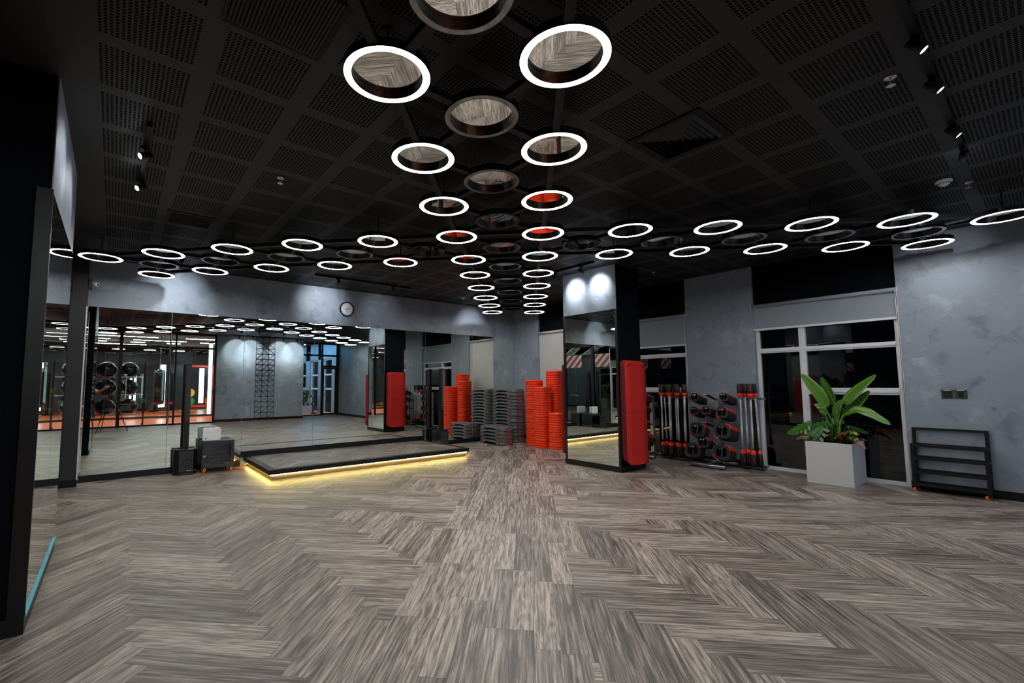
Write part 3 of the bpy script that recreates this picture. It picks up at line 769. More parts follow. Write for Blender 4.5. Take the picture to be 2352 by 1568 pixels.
# ================================================================= wheeled cabinet and the case on it
def caster(parent, x, y, z, s=1.0, rot=0.0, blk=False):
    w = MB().box(-0.02*s,0.02*s,-0.016*s,0.016*s,-0.004,0).box(-0.017*s,-0.013*s,-0.012*s,0.018*s,-0.042*s,-0.004).box(0.013*s,0.017*s,-0.012*s,0.018*s,-0.042*s,-0.004)
    f = w.build('caster', M['black_metal'] if blk else M['chrome'], parent, loc=(x,y,z)); f.rotation_euler = (0,0,rot)
    wh = MB().cyl((-0.011*s,0.012*s,-0.040*s),(0.011*s,0.012*s,-0.040*s),0.026*s,20).build('wheel', M['orange'], f)
    MB().cyl((-0.0135*s,0.012*s,-0.040*s),(0.0135*s,0.012*s,-0.040*s),0.010*s,14).build('hub', M['chrome'], f)
cx0, cx1, cy0, cy1, cz0, cz1 = -0.235, 0.235, -0.16, 0.17, 0.072, 0.502
o = empty('wheeled_cabinet', (1.395, 8.62, 0)); tag(o, 'small dark blue equipment cabinet on orange casters with a glass door', 'cabinet')
MB().box(cx0,cx1,cy0+0.02,cy1,cz1-0.012,cz1).box(cx0,cx1,cy0+0.02,cy1,cz0,cz0+0.02).box(cx0,cx0+0.012,cy0+0.02,cy1,cz0+0.02,cz1-0.012).box(cx1-0.012,cx1,cy0+0.02,cy1,cz0+0.02,cz1-0.012).box(cx0+0.012,cx1-0.012,cy1-0.01,cy1,cz0+0.02,cz1-0.012).build('body', M['navy'], o)
dr = MB().box(cx0+0.006,cx0+0.052,cy0,cy0+0.018,cz0+0.012,cz1-0.012).box(cx1-0.052,cx1-0.006,cy0,cy0+0.018,cz0+0.012,cz1-0.012).box(cx0+0.052,cx1-0.052,cy0,cy0+0.018,cz1-0.055,cz1-0.012).box(cx0+0.052,cx1-0.052,cy0,cy0+0.018,cz0+0.012,cz0+0.055).build('door', M['navy'], o)
MB().box(cx0+0.052,cx1-0.052,cy0+0.007,cy0+0.011,cz0+0.055,cz1-0.055).build('door_glass', M['smoked'], dr)
MB().cyl((cx0+0.03,cy0+0.001,0.27),(cx0+0.03,cy0-0.008,0.27),0.010,14).build('lock', M['chrome'], dr)
MB().box(cx0+0.052,cx0+0.060,cy0-0.004,cy0-0.002,0.245,0.275).ring(0.006,0.010,0,0.002,14,Matrix.Translation((cx0+0.056,cy0-0.002,0.282)) @ Matrix.Rotation(PI/2,4,'X')).build('key', M['brass'], dr)
for x, y in ((cx0+0.04,cy0+0.03),(cx1-0.04,cy0+0.03),(cx0+0.04,cy1-0.04),(cx1-0.04,cy1-0.04)): caster(o, x, y, cz0, 1.04, 0.4)
def inside(name, b, mat, label, cat, tx=None):
    m_ = MB().box(*b).build(name, mat); m_.location = (1.395,8.62,0); tag(m_, label, cat)
    if tx: 
        s, x, z, sz = tx
        marks(x, b[2]-0.0006, z, sz, s).build('lettering', M['paper'], m_)
inside('cardboard_box', (cx0+0.04,cx0+0.13,cy0+0.06,cy0+0.2,cz0+0.021,cz0+0.075), M['cardboard'], 'small cardboard box with white lettering inside the cabinet, lock side', 'box', (5, cx0+0.07, cz0+0.04, 0.024))
inside('cardboard_box', (cx1-0.16,cx1-0.05,cy0+0.06,cy0+0.2,cz0+0.021,cz0+0.085), M['cardboard'], 'cardboard box with white lettering inside the cabinet, hinge side', 'box', (6, cx1-0.10, cz0+0.055, 0.022))
inside('amplifier', (cx0+0.03,cx1-0.03,cy0+0.07,cy1-0.03,cz0+0.095,cz0+0.145), M['black_plastic'], 'black rack amplifier on the lower shelf inside the cabinet', 'amplifier')
inside('receiver', (cx0+0.10,cx1-0.05,cy0+0.08,cy1-0.03,cz0+0.146,cz0+0.19), M['black_plastic'], 'black receiver unit standing on the amplifier inside the cabinet', 'receiver')
# orange power cable from the cabinet to the stage
cb = MB().tube([(1.60,8.62,0.012),(1.68,8.55,0.010),(1.74,8.50,0.012),(1.785,8.50,0.03),(1.80,8.53,0.062),(1.86,8.60,0.07)], 0.011, 8).build('power_cable', M['orange'])
tag(cb, 'thick orange cable between the wheeled cabinet and the stage', 'cable')
o = empty('portable_speaker', (1.305, 8.60, 0.503)); tag(o, 'white rounded portable case with a purple sticker standing on the wheeled cabinet', 'speaker case')
MB().prism(rrect(0.262, 0.205, 0.025), -0.045, 0.045, Matrix.Translation((0,0,0.1035)) @ Matrix.Rotation(PI/2,4,'X')).build('shell', M['white_plastic'], o, 0.006)
MB().prism(rrect(0.255, 0.198, 0.022), 0.045, 0.075, Matrix.Translation((0,0.12,0.1035)) @ Matrix.Rotation(PI/2,4,'X')).build('back_shell', M['off_white'], o, 0.006)
MB().tube([(0.05,0,0.204),(0.055,0,0.214),(0.095,0,0.214),(0.10,0,0.204)], 0.005, 8).build('handle', M['brass'], o)
MB().box(-0.135,-0.130,-0.015,0.015,0.12,0.15).build('latch', M['ink'], o)
MB().lathe([(0.013,0),(0.013,0.001)], 20, Matrix.Translation((-0.085,-0.0455,0.04)) @ Matrix.Rotation(PI/2,4,'X'), False).build('sticker', M['purple'], o)
sg = MB()
pts = [(-0.092+0.0045*i, -0.0460, 0.142+0.010*math.sin(i*1.9)*(0.4+0.6*math.cos(i*0.7)**2) - 0.0006*i) for i in range(20)]
sg.tube(pts, 0.0009, 5); sg.build('signature', M['ink'], o)
marks(0.085, -0.0456, 0.158, 0.011, 5).build('lettering', M['ink'], o)
MB().box(-0.10,0.11,-0.0456,-0.0449,0.075,0.0758).box(-0.10,0.11,-0.0456,-0.0449,0.060,0.0608).build('groove', M['steel_grey'], o)

# ================================================================= wall clock, security camera, switches
o = empty('wall_clock', (3.70, YM, 2.942)); tag(o, 'round black rimmed white wall clock showing quarter to two', 'clock')
RX = Matrix.Rotation(PI/2, 4, 'X')
MB().ring(0.136,0.152,0,0.04,48,RX).ring(0.130,0.138,0.0,0.034,48,RX).build('rim', M['black_plastic'], o)
MB().lathe([(0.137,0.004),(0.137,0.014)],48,RX,False).build('dial', plain('dial_white', (0.62,0.63,0.66), 0.5), o)
for k in range(12):
    a = PI/2 - 2*PI*(k if k else 0)/12
    text_mb(str(k or 12), 0.030, 0.001, Matrix.Translation((0.112*math.cos(a),-0.0152,0.112*math.sin(a))) @ RX).build('numeral', M['ink'], o)
def hand(name, ang, L, w, mat, z, tail=0.02):
    a = PI/2 - ang
    MB().box(-tail, L, -w/2, w/2, 0, 0.0015, RX.inverted() @ Matrix.Identity(4) if False else Matrix.Translation((0,-z,0)) @ RX @ Matrix.Rotation(a,4,'Z')).build(name, mat, o)
hand('hour_hand', 2*PI*(1.75/12), 0.062, 0.009, M['ink'], 0.018)
hand('minute_hand', 2*PI*(45.6/60), 0.108, 0.006, M['ink'], 0.021)
hand('second_hand', 2*PI*(15.3/60), 0.105, 0.002, M['red_ink'], 0.024, 0.03)
MB().cyl((0,-0.014,0),(0,-0.027,0),0.006,14).build('hub', M['brass'], o)
MB().lathe([(0.007,0.0145),(0.007,0.0155)],14,Matrix.Translation((-0.022,0,0.044)) @ RX,False).box(-0.012,0.026,-0.0153,-0.0146,0.0425,0.0465).build('maker_mark', M['red_ink'], o)
MB().ring(0.004,0.008,0.0145,0.0155,16,Matrix.Translation((0,0,-0.042)) @ RX).box(-0.002,0.002,-0.0153,-0.0146,-0.062,-0.050).build('small_mark', M['red_ink'], o)
o = empty('security_camera', (-0.348, 8.62, 2.90)); tag(o, 'small white dome security camera on a black box on the dark column', 'security camera')
MB().box(0,0.035,-0.05,0.05,-0.085,0.085).build('junction_box', M['black_plastic'], o, 0.004)
MB().cyl((0.035,0,0),(0.050,0,0),0.034,20).cyl((0.050,0,0.0),(0.098,-0.035,-0.008),0.034,20,0.028).build('housing', M['white_plastic'], o)
MB().cyl((0.096,-0.034,-0.008),(0.101,-0.037,-0.0085),0.017,16).build('lens', M['black_gloss'], o)
def switch(y, z, n, label):
    o = empty('light_switch', (XP, y, z)); tag(o, label, 'light switch', 'wall switches')
    MB().box(-0.008,0,-0.055,0.055,-0.055,0.055).build('plate', plain('graphite', (0.03,0.031,0.034), 0.4), o, 0.003)
    if n == 2:
        for q in (-0.022, 0.022): MB().box(-0.012,-0.008,-0.038,0.038,q-0.018,q+0.018).build('rocker', M['black_plastic'], o, 0.002)
    else: MB().box(-0.012,-0.008,-0.022,0.022,-0.038,0.038).build('rocker', M['black_plastic'], o, 0.002)
    MB().box(-0.0085,-0.008,-0.03,0.03,0.046,0.051).build('label_strip', M['paper'], o)
switch(0.885, 1.237, 2, 'graphite switch plate with two wide rockers, towards the window')
switch(0.768, 1.237, 1, 'graphite switch plate with one tall rocker, away from the window')

# ================================================================= roller blinds
def blind(y0, y1, zb, mat, label, chain_y):
    o = empty('roller_blind', (8.412, (y0+y1)/2, 2.66)); tag(o, label, 'roller blind', 'window blinds')
    h = (y1-y0)/2; zb -= 2.66
    MB().cyl((0,-h,0),(0,h,0),0.030,20).build('roller', mat, o)
    MB().box(0.018,0.021,-h+0.02,h-0.02,zb+0.02,0.0).build('cloth', mat, o)
    MB().box(0.010,0.030,-h+0.015,h-0.015,zb-0.012,zb+0.022).build('bottom_bar', M['white_frame'], o, 0.003)
    MB().box(-0.034,0.034,-h-0.006,-h,-0.034,0.034).box(-0.034,0.034,h,h+0.006,-0.034,0.034).build('bracket', M['white_plastic'], o, 0.002)
    pts = [(-0.028,chain_y,0.0),(-0.030,chain_y,-0.6),(-0.030,chain_y+0.005,-1.35),(-0.026,chain_y-0.012,-1.42),(-0.020,chain_y-0.018,-1.35),(-0.020,chain_y-0.012,-0.5),(-0.020,chain_y-0.012,0.0)]
    MB().tube(pts, 0.003, 6).build('pull_chain', M['white_plastic'], o)
blind(1.285, 3.09, 2.265, M['blind'], 'grey roller blind half lowered over the wide window by the planter', -0.89)
blind(4.215, 5.96, 2.105, M['blind'], 'grey roller blind half lowered over the window behind the pillar', -0.86)
blind(6.86, 7.985, 0.35, M['blind_pale'], 'pale roller blind fully lowered over the window near the room corner', -0.50)

# ================================================================= exercise mats on the pillar
def mat_mesh():
    w, h, t = 0.585, 1.62, 0.013
    ol = rrect(w, h, 0.085, 6)
    mb = MB(); n = len(ol)
    # sheet hanging in the xz plane, split into strips so that the lower end can curl outwards
    rows = 14
    zs = [h/2 - h*i/rows for i in range(rows+1)]
    def half(z):
        e = h/2-abs(z); r = 0.085
        return w/2 if e >= r else w/2 - r + math.sqrt(max(0, r*r-(r-e)**2))
    def yo(z):
        q = max(0, (-z - h/2 + 0.22)/0.22)
        return -0.030*q*q
    vs = []; 
    zs2 = sorted(set(zs + [h/2-0.085*k/4 for k in range(5)] + [-h/2+0.085*k/4 for k in range(5)]), reverse=True)
    for z in zs2:
        b = half(z)
        for s_ in (-1, -0.5, 0, 0.5, 1): vs.append((s_*b, yo(z)-t/2, z))
    N = len(vs)
    vs += [(x, y+t, z) for x, y, z in vs]
    R = len(zs2); fs = []
    for i in range(R-1):
        for k in range(4):
            a = i*5+k
            fs.append((a, a+5, a+6, a+1)); fs.append((N+a, N+a+1, N+a+6, N+a+5))
    nf = len(fs)
    for i in range(R-1):
        fs.append((i*5, N+i*5, N+i*5+5, i*5+5)); fs.append((i*5+4, i*5+9, N+i*5+9, N+i*5+4))
    for k in range(4):
        fs.append((k, k+1, N+k+1, N+k)); b_ = (R-1)*5
        fs.append((b_+k, N+b_+k, N+b_+k+1, b_+k+1))
    mb.add(vs, fs)
    me = mb.mesh('mat_sheet')
    me.materials.append(M['red_mat']); me.materials.append(M['dark_red_mat'])
    for i, p in enumerate(me.polygons): p.material_index = 0 if i < nf else 1; p.use_smooth = i < nf
    return me
mme = mat_mesh()
seam_me = MB().box(-0.29,0.29,-0.0075,-0.0062,-0.002,0.002).mesh('fold_seam')
eye_me = MB().ring(0.010,0.019,-0.0085,0.0085,18,Matrix.Translation((-0.225,0,0.735)) @ RX).ring(0.010,0.019,-0.0085,0.0085,18,Matrix.Translation((0.225,0,0.735)) @ RX)
def eyelet(s): return MB().ring(0.010,0.019,-0.0085,0.0085,18,Matrix.Translation((s*0.225,0,0.735)) @ RX).mesh('eyelet')
em = [eyelet(-1), eyelet(1)]
def make_mat():
    r = empty('exercise_mat')
    link('sheet', mme, None, r); link('fold_seam', seam_me, M['dark_red_mat'], r)
    for e in em: link('eyelet', e, M['rubber'], r)
    return r
mat0 = make_mat()
for k in range(8):
    m_ = mat0 if k == 0 else copy_tree(mat0)
    m_.location = (6.672-0.006*k + random.uniform(-.008,.008), 4.291-0.0165*k, 0.960-0.004*k+random.uniform(-.004,.004)); m_.rotation_euler = (0.0, random.uniform(-.004,.004), 0)
    tag(m_, 'red mat on the near side of the pillar, %s from the wall' % ORD[k] if k < 7 else 'outermost red exercise mat hanging on the pillar, its whole face showing', 'exercise mat', 'mats on the near side of the pillar')
for k in range(8):
    m_ = copy_tree(mat0)
    m_.location = (6.70+random.uniform(-.006,.006), 5.412+0.0138*k, 0.955); m_.rotation_euler = (0.0, 0, PI)
    tag(m_, 'dark edged red mat on the far side of the pillar, %s from the wall' % ORD[k], 'exercise mat', 'mats on the far side of the pillar')
for s_, yb, yt, who in ((1, 4.305, 4.135, 'near'), (-1, 5.40, 5.545, 'far')):
    for q in (-0.225, 0.225):
        X = (6.66 if s_ == 1 else 6.70)+q
        h = MB().tube([(X,yb,1.693),(X,yt,1.693),(X,yt-0.012*s_,1.70),(X,yt-0.016*s_,1.716)], 0.0055, 8).build('mat_hook', M['black_metal'])
        tag(h, 'black hook holding the mats on the %s side of the pillar, %s' % (who, 'room side' if q < 0 else 'window side'), 'hook', 'mat hooks')

# ================================================================= red riser stacks and charcoal steps
def riser_mesh():
    prof = [(0.166,0.0),(0.167,0.004),(0.175,0.006),(0.176,0.008),(0.176,0.038),(0.173,0.041),(0.163,0.049),(0.158,0.0525),(0.120,0.0525),(0.112,0.047),(0.070,0.047),(0.064,0.0515),(0.0,0.0515)]
    rings = []
    for r, z in prof:
        ol = rrect(2*max(r,0.002), 2*max(r,0.002), max(r,0.002)*0.62, 8)
        rings.append([(x,y,z) for x,y in ol])
    return MB().loft(rings, None, False, True).mesh('riser')
rme = riser_mesh(); rme.materials.append(M['red'])
PITCH_R = 0.0512
def red_stack(x, y, n, who):
    for k in range(n):
        r = link('step_riser', rme, None)
        r.location = (x+random.uniform(-.003,.003), y+random.uniform(-.003,.003), 0.0005+PITCH_R*k)
        r.rotation_euler = (0,0,random.choice((0,PI/2,PI))+random.uniform(-.02,.02))
        t_ = n-1-k
        tag(r, 'red step riser, %s %s' % ('topmost' if t_ == 0 else ORD[t_]+' from the top', who), 'step riser', 'red risers '+who)
red_stack(7.74, 7.50, 29, 'of the red stack touching the charcoal steps')
red_stack(7.575, 7.09, 26, 'of the middle red stack standing forward')
red_stack(7.985, 7.08, 33, 'of the tallest red stack by the pale blind')
red_stack(7.64, 6.72, 15, 'of the low red stack beside the pillar')

def step_mesh(L=0.87, Wd=0.40):
    ol = rrect(Wd, L, 0.13, 8)
    dense = []
    for i in range(len(ol)):
        a, b = ol[i], ol[(i+1)%len(ol)]
        d = math.hypot(a[0]-b[0], a[1]-b[1]); n = max(1, int(d/0.022))
        for k in range(n): dense.append((a[0]+(b[0]-a[0])*k/n, a[1]+(b[1]-a[1])*k/n))
    def low(x, y):
        z = 0.0
        if abs(x) > Wd/2-0.035 and abs(y) < 0.25:
            q = 1-(abs(y)/0.25)**3.2
            z = 0.066*q**0.75
        if abs(y) > L/2-0.04 and abs(x) < 0.065:
            z = 0.024*min(1, (0.065-abs(x))/0.018)
        return z
    def ring(s, zf): return [(x*s if True else x, y*(1-(1-s)*Wd/L), zf(x,y)) for x, y in dense]
    R = [ring(0.90, lambda x,y: 0.03+low(x,y)*0.6), ring(0.935, lambda x,y: low(x,y)), ring(1.03, lambda x,y: low(x,y)), ring(1.01, lambda x,y: max(0.03,low(x,y)+0.006)), ring(0.985, lambda x,y: 0.078), ring(0.95, lambda x,y: 0.094), ring(0.90, lambda x,y: 0.099)]
    return MB().loft(R, None, True, True).mesh('platform')
sme = step_mesh(); 
for p in sme.polygons: p.use_smooth = len(p.vertices) == 4
stripe_me = MB().prism(rrect(0.05,0.46,0.02), 0.0988, 0.1002).mesh('grip_stripe')
pad = MB()
pads = []
for sx in (-1,1):
    for sy in (-1,1):
        pads.append(MB().box(sx*0.208-0.008, sx*0.208+0.008, sy*0.268-0.020, sy*0.268+0.020, -0.002, 0.010).mesh('foot_pad'))
for sy in (-1,1):
    pads.append(MB().box(-0.075,-0.040,sy*0.442-0.006,sy*0.442+0.006,-0.001,0.013).box(-0.035,0.035,sy*0.437-0.006,sy*0.437+0.006,0.014,0.026).box(0.040,0.075,sy*0.442-0.006,sy*0.442+0.006,-0.001,0.013).mesh('end_latch'))
def make_step():
    r = empty('step_platform')
    link('platform', sme, M['charcoal'], r); link('grip_stripe', stripe_me, M['red'], r)
    for p_ in pads: link(p_.name.split('.')[0], p_, M['red_rubber'], r)
    return r
step0 = make_step()
def step_stack(x, y, n, who, first):
    for k in range(n):
        s_ = step0 if (first and k == 0) else copy_tree(step0)
        s_.location = (x+random.uniform(-.006,.006), y+random.uniform(-.006,.006), 0.002+0.0785*k)
        s_.rotation_euler = (0,0,random.uniform(-.008,.008))
        t_ = n-1-k
        tag(s_, 'charcoal step platform, %s %s' % ('topmost' if t_ == 0 else ORD[t_]+' from the top', who), 'step platform', 'steps '+who)
step_stack(7.200, 8.235, 5, 'of the low stack in front', True)
step_stack(7.735, 8.400, 16, 'of the tall stack in the corner', False)
# ================================================================= weight racks, plates, bars
def plate_parts(w, h, t, op, grip):
    """square ring plate in the yz plane with hand opening, thickness along x; red grips on two corners"""
    n = 7
    ol = rrect(w, h, w*0.30, n); il = rrect(w*op, h*op*0.92, w*op*0.28, n)
    N = len(ol)
    prof = []
    vs = []
    for pts, x in ((ol,0.004),([(a*0.97,b*0.97) for a,b in ol],0.0),(il,0.0),(il,t),([(a*0.97,b*0.97) for a,b in ol],t),(ol,t-0.004)):
        vs += [(x,a,b) for a,b in pts]
    fs = []
    for k in range(6):
        k2 = (k+1)%6
        for i in range(N):
            j = (i+1)%N
            fs.append((k*N+i,k2*N+i,k2*N+j,k*N+j))
    body = MB().add(vs, fs, None, False)
    body.box(t*0.25, t*0.75, -w*0.045, w*0.045, -h*op*0.46, h*op*0.46)      # hand grip bar across the opening
    bm = body.mesh('plate_body')
    gs = []
    for s_ in (1, -1):
        mb = MB()
        a0 = 0.0 if s_ == 1 else PI
        seg = [(x,y) for x,y in ol]
        # the corner arc of the outline, a little proud
        idx = range(n+1, 2*(n+1)) if s_ == 1 else range(3*(n+1), 4*(n+1))
        arc = [seg[i] for i in idx]
        ext = arc[1:-1] if grip < 0.4 else arc
        o_ = [(a*1.012,b*1.012) for a,b in ext]; i_ = [(a*0.93,b*0.93) for a,b in ext]
        m_ = len(ext); v2 = [(-0.0012,a,b) for a,b in o_]+[(-0.0012,a,b) for a,b in i_]+[(t*0.55,a,b) for a,b in o_]+[(t*0.55,a,b) for a,b in i_]
        f2 = []
        for i in range(m_-1):
            f2 += [(i,m_+i,m_+i+1,i+1),(i,i+1,2*m_+i+1,2*m_+i),(2*m_+i,2*m_+i+1,3*m_+i+1,3*m_+i),(m_+i,3*m_+i,3*m_+i+1,m_+i+1)]
        f2 += [(0,2*m_,3*m_,m_),(m_-1,2*m_-1,4*m_-1,3*m_-1)]
        gs.append(mb.add(v2, f2).mesh('corner_grip'))
    return bm, gs
PL = {'small': plate_parts(0.150,0.138,0.024,0.66,0.3), 'medium': plate_parts(0.190,0.180,0.028,0.64,0.5), 'large': plate_parts(0.262,0.245,0.034,0.62,0.9)}
PT = {'small': 0.0255, 'medium': 0.0295, 'large': 0.036}
OPH = {'small': 0.138*0.66*0.46, 'medium': 0.180*0.64*0.46, 'large': 0.245*0.62*0.46}
protos = {}
def plate(kind):
    if kind not in protos:
        r = empty('weight_plate'); bm, gs = PL[kind]
        link('plate_body', bm, M['rubber'], r)
        for g_ in gs: tag(link('corner_grip', g_, M['red_rubber'], r), 'red corner grip')
        protos[kind] = r
        return r
    return copy_tree(protos[kind])
def rack(yc, xo, arms, loads, label, who, zfoot=True):
    """plate tree: foot tubes, post, cross beams, pairs of sloping arms"""
    o = empty('plate_rack', (8.0+xo, yc, 0)); tag(o, label, 'weight rack', 'plate racks')
    MB().cyl((-0.22,-0.285,0.042),(-0.22,0.285,0.042),0.030,18).build('foot_tube', M['steel_grey'], o)
    MB().cyl((0.27,-0.285,0.042),(0.27,0.285,0.042),0.030,18).build('foot_tube', M['steel_grey'], o)
    for x in (-0.22,0.27):
        for y in (-0.22,0.22): MB().lathe([(0.034,0.0),(0.034,0.010),(0.012,0.014)],16,Matrix.Translation((x,y,0))).build('levelling_foot', M['rubber'], o)
    MB().box(-0.22,0.27,-0.03,0.03,0.03,0.07).build('spine', M['steel_grey'], o)
    MB().box(0.195,0.265,-0.035,0.035,0.05,1.14).build('post', M['silver'], o, 0.004)
    for z in sorted({a[1] for a in arms}):
        ys = [a[0] for a in arms if a[1] == z]
        MB().box(0.205,0.255,min(ys)-0.02-0.0,max(ys)+0.02,z-0.018,z+0.018).build('cross_beam', M['steel_grey'], o)
    for (y, z) in arms:
        a_ = MB()
        for q in (-0.019, 0.019):
            a_.cyl((0.23,y+q,z),(-0.175,y+q,z+0.105),0.0095,10)
        a_.build('arm', M['black_metal'], o)
        tips = MB()
        for q in (-0.019, 0.019): tips.lathe([(0.0135,-0.004),(0.014,0.006),(0.008,0.013),(0.0,0.0145)],12,Matrix.Translation((-0.172,y+q,z+0.104)) @ Vector((-0.405,0,0.105)).to_track_quat('Z','Y').to_matrix().to_4x4(),True,False)
        tag(tips.build('arm_cap', M['chrome'], o), 'chrome cap')
    sl = Vector((0.405,0,-0.105)).normalized(); ang = math.atan2(0.105,0.405)
    for (ai, kind, n, where) in loads:
        y, z = arms[ai]
        start = Vector((-0.150, y, z+0.098))
        for k in range(n):
            c = start + sl*(PT[kind]*k)
            p_ = plate(kind)
            p_.location = (8.0+xo+c.x, yc+c.y+random.uniform(-.003,.003), c.z-OPH[kind]*0.72)
            p_.rotation_euler = (random.uniform(-.03,.03), ang*0.6, 0)
            tag(p_, '%s black plate, %s from the tip of the %s' % (kind, ORD[k] if k else 'outermost', where), 'weight plate', 'plates on the '+where)
A1 = [(0.195,1.085),(0.0,1.100),(-0.275,1.100),(0.215,0.855),(0.01,0.870),(-0.235,0.855),(0.045,0.635),(0.175,0.560),(-0.225,0.570),(0.09,0.345),(0.265,0.215),(-0.20,0.225)]
rack(3.64, 0.0, A1, [(0,'small',12,'top arm towards the pillar'),(2,'small',13,'top arm towards the planter'),(3,'small',11,'second arm towards the pillar'),(4,'small',11,'middle arm of the second row'),(5,'medium',11,'second arm towards the planter'),(7,'large',4,'third arm towards the pillar'),(8,'large',9,'third arm towards the planter'),(9,'medium',6,'low middle arm'),(10,'large',5,'bottom arm towards the pillar'),(11,'large',7,'bottom arm towards the planter')],
     'steel plate rack loaded with black and red weight plates in front of the grey pier', 'pier rack')
A2 = [(0.0,1.085),(-0.0,0.86),(0.02,0.585),(-0.03,0.30)]
rack(4.92, 0.12, A2, [(0,'medium',8,'top arm, rack behind the pillar'),(1,'small',9,'second arm, rack behind the pillar'),(2,'medium',6,'third arm, rack behind the pillar'),(3,'large',4,'bottom arm, rack behind the pillar')],
     'steel plate rack partly hidden behind the red mats, under the second window', 'window rack')

def bar_parts():
    shaft = MB().lathe([(0.0145,0.30),(0.0145,0.62),(0.0120,0.625),(0.0120,0.90),(0.0145,0.905),(0.0145,1.21)],14).mesh('shaft')
    ol = rrect(0.082,0.060,0.024,4)
    def grip(zs): return MB().loft([[(x*s,y*s,z) for x,y in ol] for s,z in zs],None,True,True)
    low = grip([(0.75,0.0),(1.0,0.02),(1.05,0.12),(1.0,0.185),(0.92,0.19)]).mesh('rubber_foot')
    lowr = grip([(0.98,0.19),(1.0,0.20),(0.9,0.235),(0.55,0.262)]).mesh('red_collar')
    top = grip([(0.92,1.225),(1.0,1.235),(1.06,1.30),(1.0,1.375),(0.80,1.392)]).mesh('rubber_cap')
    topr = grip([(0.55,1.158),(0.90,1.175),(1.0,1.20),(0.98,1.225)]).mesh('red_band')
    st = MB().box(-0.004,0.004,-0.0335,-0.031,1.27,1.355).box(-0.004,0.004,-0.0335,-0.0305,0.05,0.13).mesh('red_lettering')
    return shaft, low, lowr, top, topr, st
sh, lo_, lor, tp, tpr, st = bar_parts()
bar0 = None
def barbell(x, y, lean, rot, label, group, z0=0.064):
    global bar0
    if bar0 is None:
        bar0 = empty('barbell'); bar0.scale = (1,1,0.945)
        link('shaft', sh, M['alu'], bar0)
        for n_, me, mt in (('rubber_foot',lo_,M['rubber']),('red_collar',lor,M['red_rubber']),('rubber_cap',tp,M['rubber']),('red_band',tpr,M['red_rubber']),('red_lettering',st,M['red_ink'])): link(n_, me, mt, bar0)
        b = bar0
    else: b = copy_tree(bar0)
    b.location = (x, y, z0); b.rotation_euler = (0, lean, rot)
    b.rotation_euler = (lean, 0, rot)
    tag(b, label, 'barbell', group)
def bar_holder(y0, y1, label):
    o = empty('bar_holder', (8.22, (y0+y1)/2, 0)); tag(o, label, 'bar rack', 'bar holders')
    h = (y1-y0)/2
    MB().cyl((0.0,-h,0.036),(0.0,h,0.036),0.026,16).build('foot_tube', M['steel_grey'], o)
    for s_ in (-1,1): MB().lathe([(0.030,0),(0.030,0.008),(0.012,0.012)],14,Matrix.Translation((0,s_*(h-0.05),0))).build('levelling_foot', M['rubber'], o)
    MB().box(-0.06,0.13,-h,h,0.05,0.060).build('tray', M['black_metal'], o)
    MB().box(0.13,0.16,-0.03,0.03,0.03,1.145).build('upright', M['black_metal'], o)
    MB().box(0.105,0.135,-h,h,1.115,1.145).build('bracket_rail', M['steel_grey'], o)
    for k in range(2 if h < 0.2 else 3):
        y = h*0.65 - 1.3*h*k/max(1,(1 if h < 0.2 else 2))
        MB().box(-0.085,0.11,y-0.012,y+0.012,1.135,1.152).cyl((-0.085,y,1.143),(-0.10,y,1.143),0.012,10).build('bracket_arm', M['steel_grey'], o)
    for y in ((-h*0.2,) if h < 0.2 else (-h*0.45, h*0.45)):
        MB().box(-0.092,-0.084,y-0.045,y+0.045,1.128,1.156).build('sign_plate', M['chrome'], o)
        MB().box(-0.0935,-0.0915,y-0.028,y+0.028,1.138,1.147).build('sign_mark', M['red_ink'], o)
bar_holder(2.93, 3.29, 'steel bar holder with upright barbells between the plate rack and the window frame')
bar_holder(4.10, 4.66, 'steel bar holder with upright barbells between the two plate racks')
bw = 'barbell standing in the holder by the window frame, %s'
for k, (x, y, l, r) in enumerate([(8.155,3.235,0.0,0.3),(8.165,3.085,0.012,-0.2+PI/2),(8.255,3.195,-0.01,0.1),(8.26,3.015,-0.03,1.2)]):
    barbell(x, y, l, r+(-PI/2 if k in (1,) else 0)-0.9, bw % ('front one towards the plates','front one towards the planter','rear one towards the plates','rear one towards the planter')[k], 'barbells by the window frame')
for k, (x, y, l, r) in enumerate([(8.15,4.61,0.012,0.0),(8.15,4.455,-0.004,0.2),(8.16,4.30,0.0,0.1),(8.15,4.165,0.006,0.0),(8.26,4.58,-0.03,0.4),(8.26,4.50,0.02,0.1),(8.26,4.385,-0.006,0.3),(8.25,4.24,0.025,0.2)]):
    barbell(x, y, l, r-0.8, 'barbell between the two racks, %s from the pillar in the %s row' % (ORD[k % 4], 'front' if k < 4 else 'rear'), 'barbells between the racks')

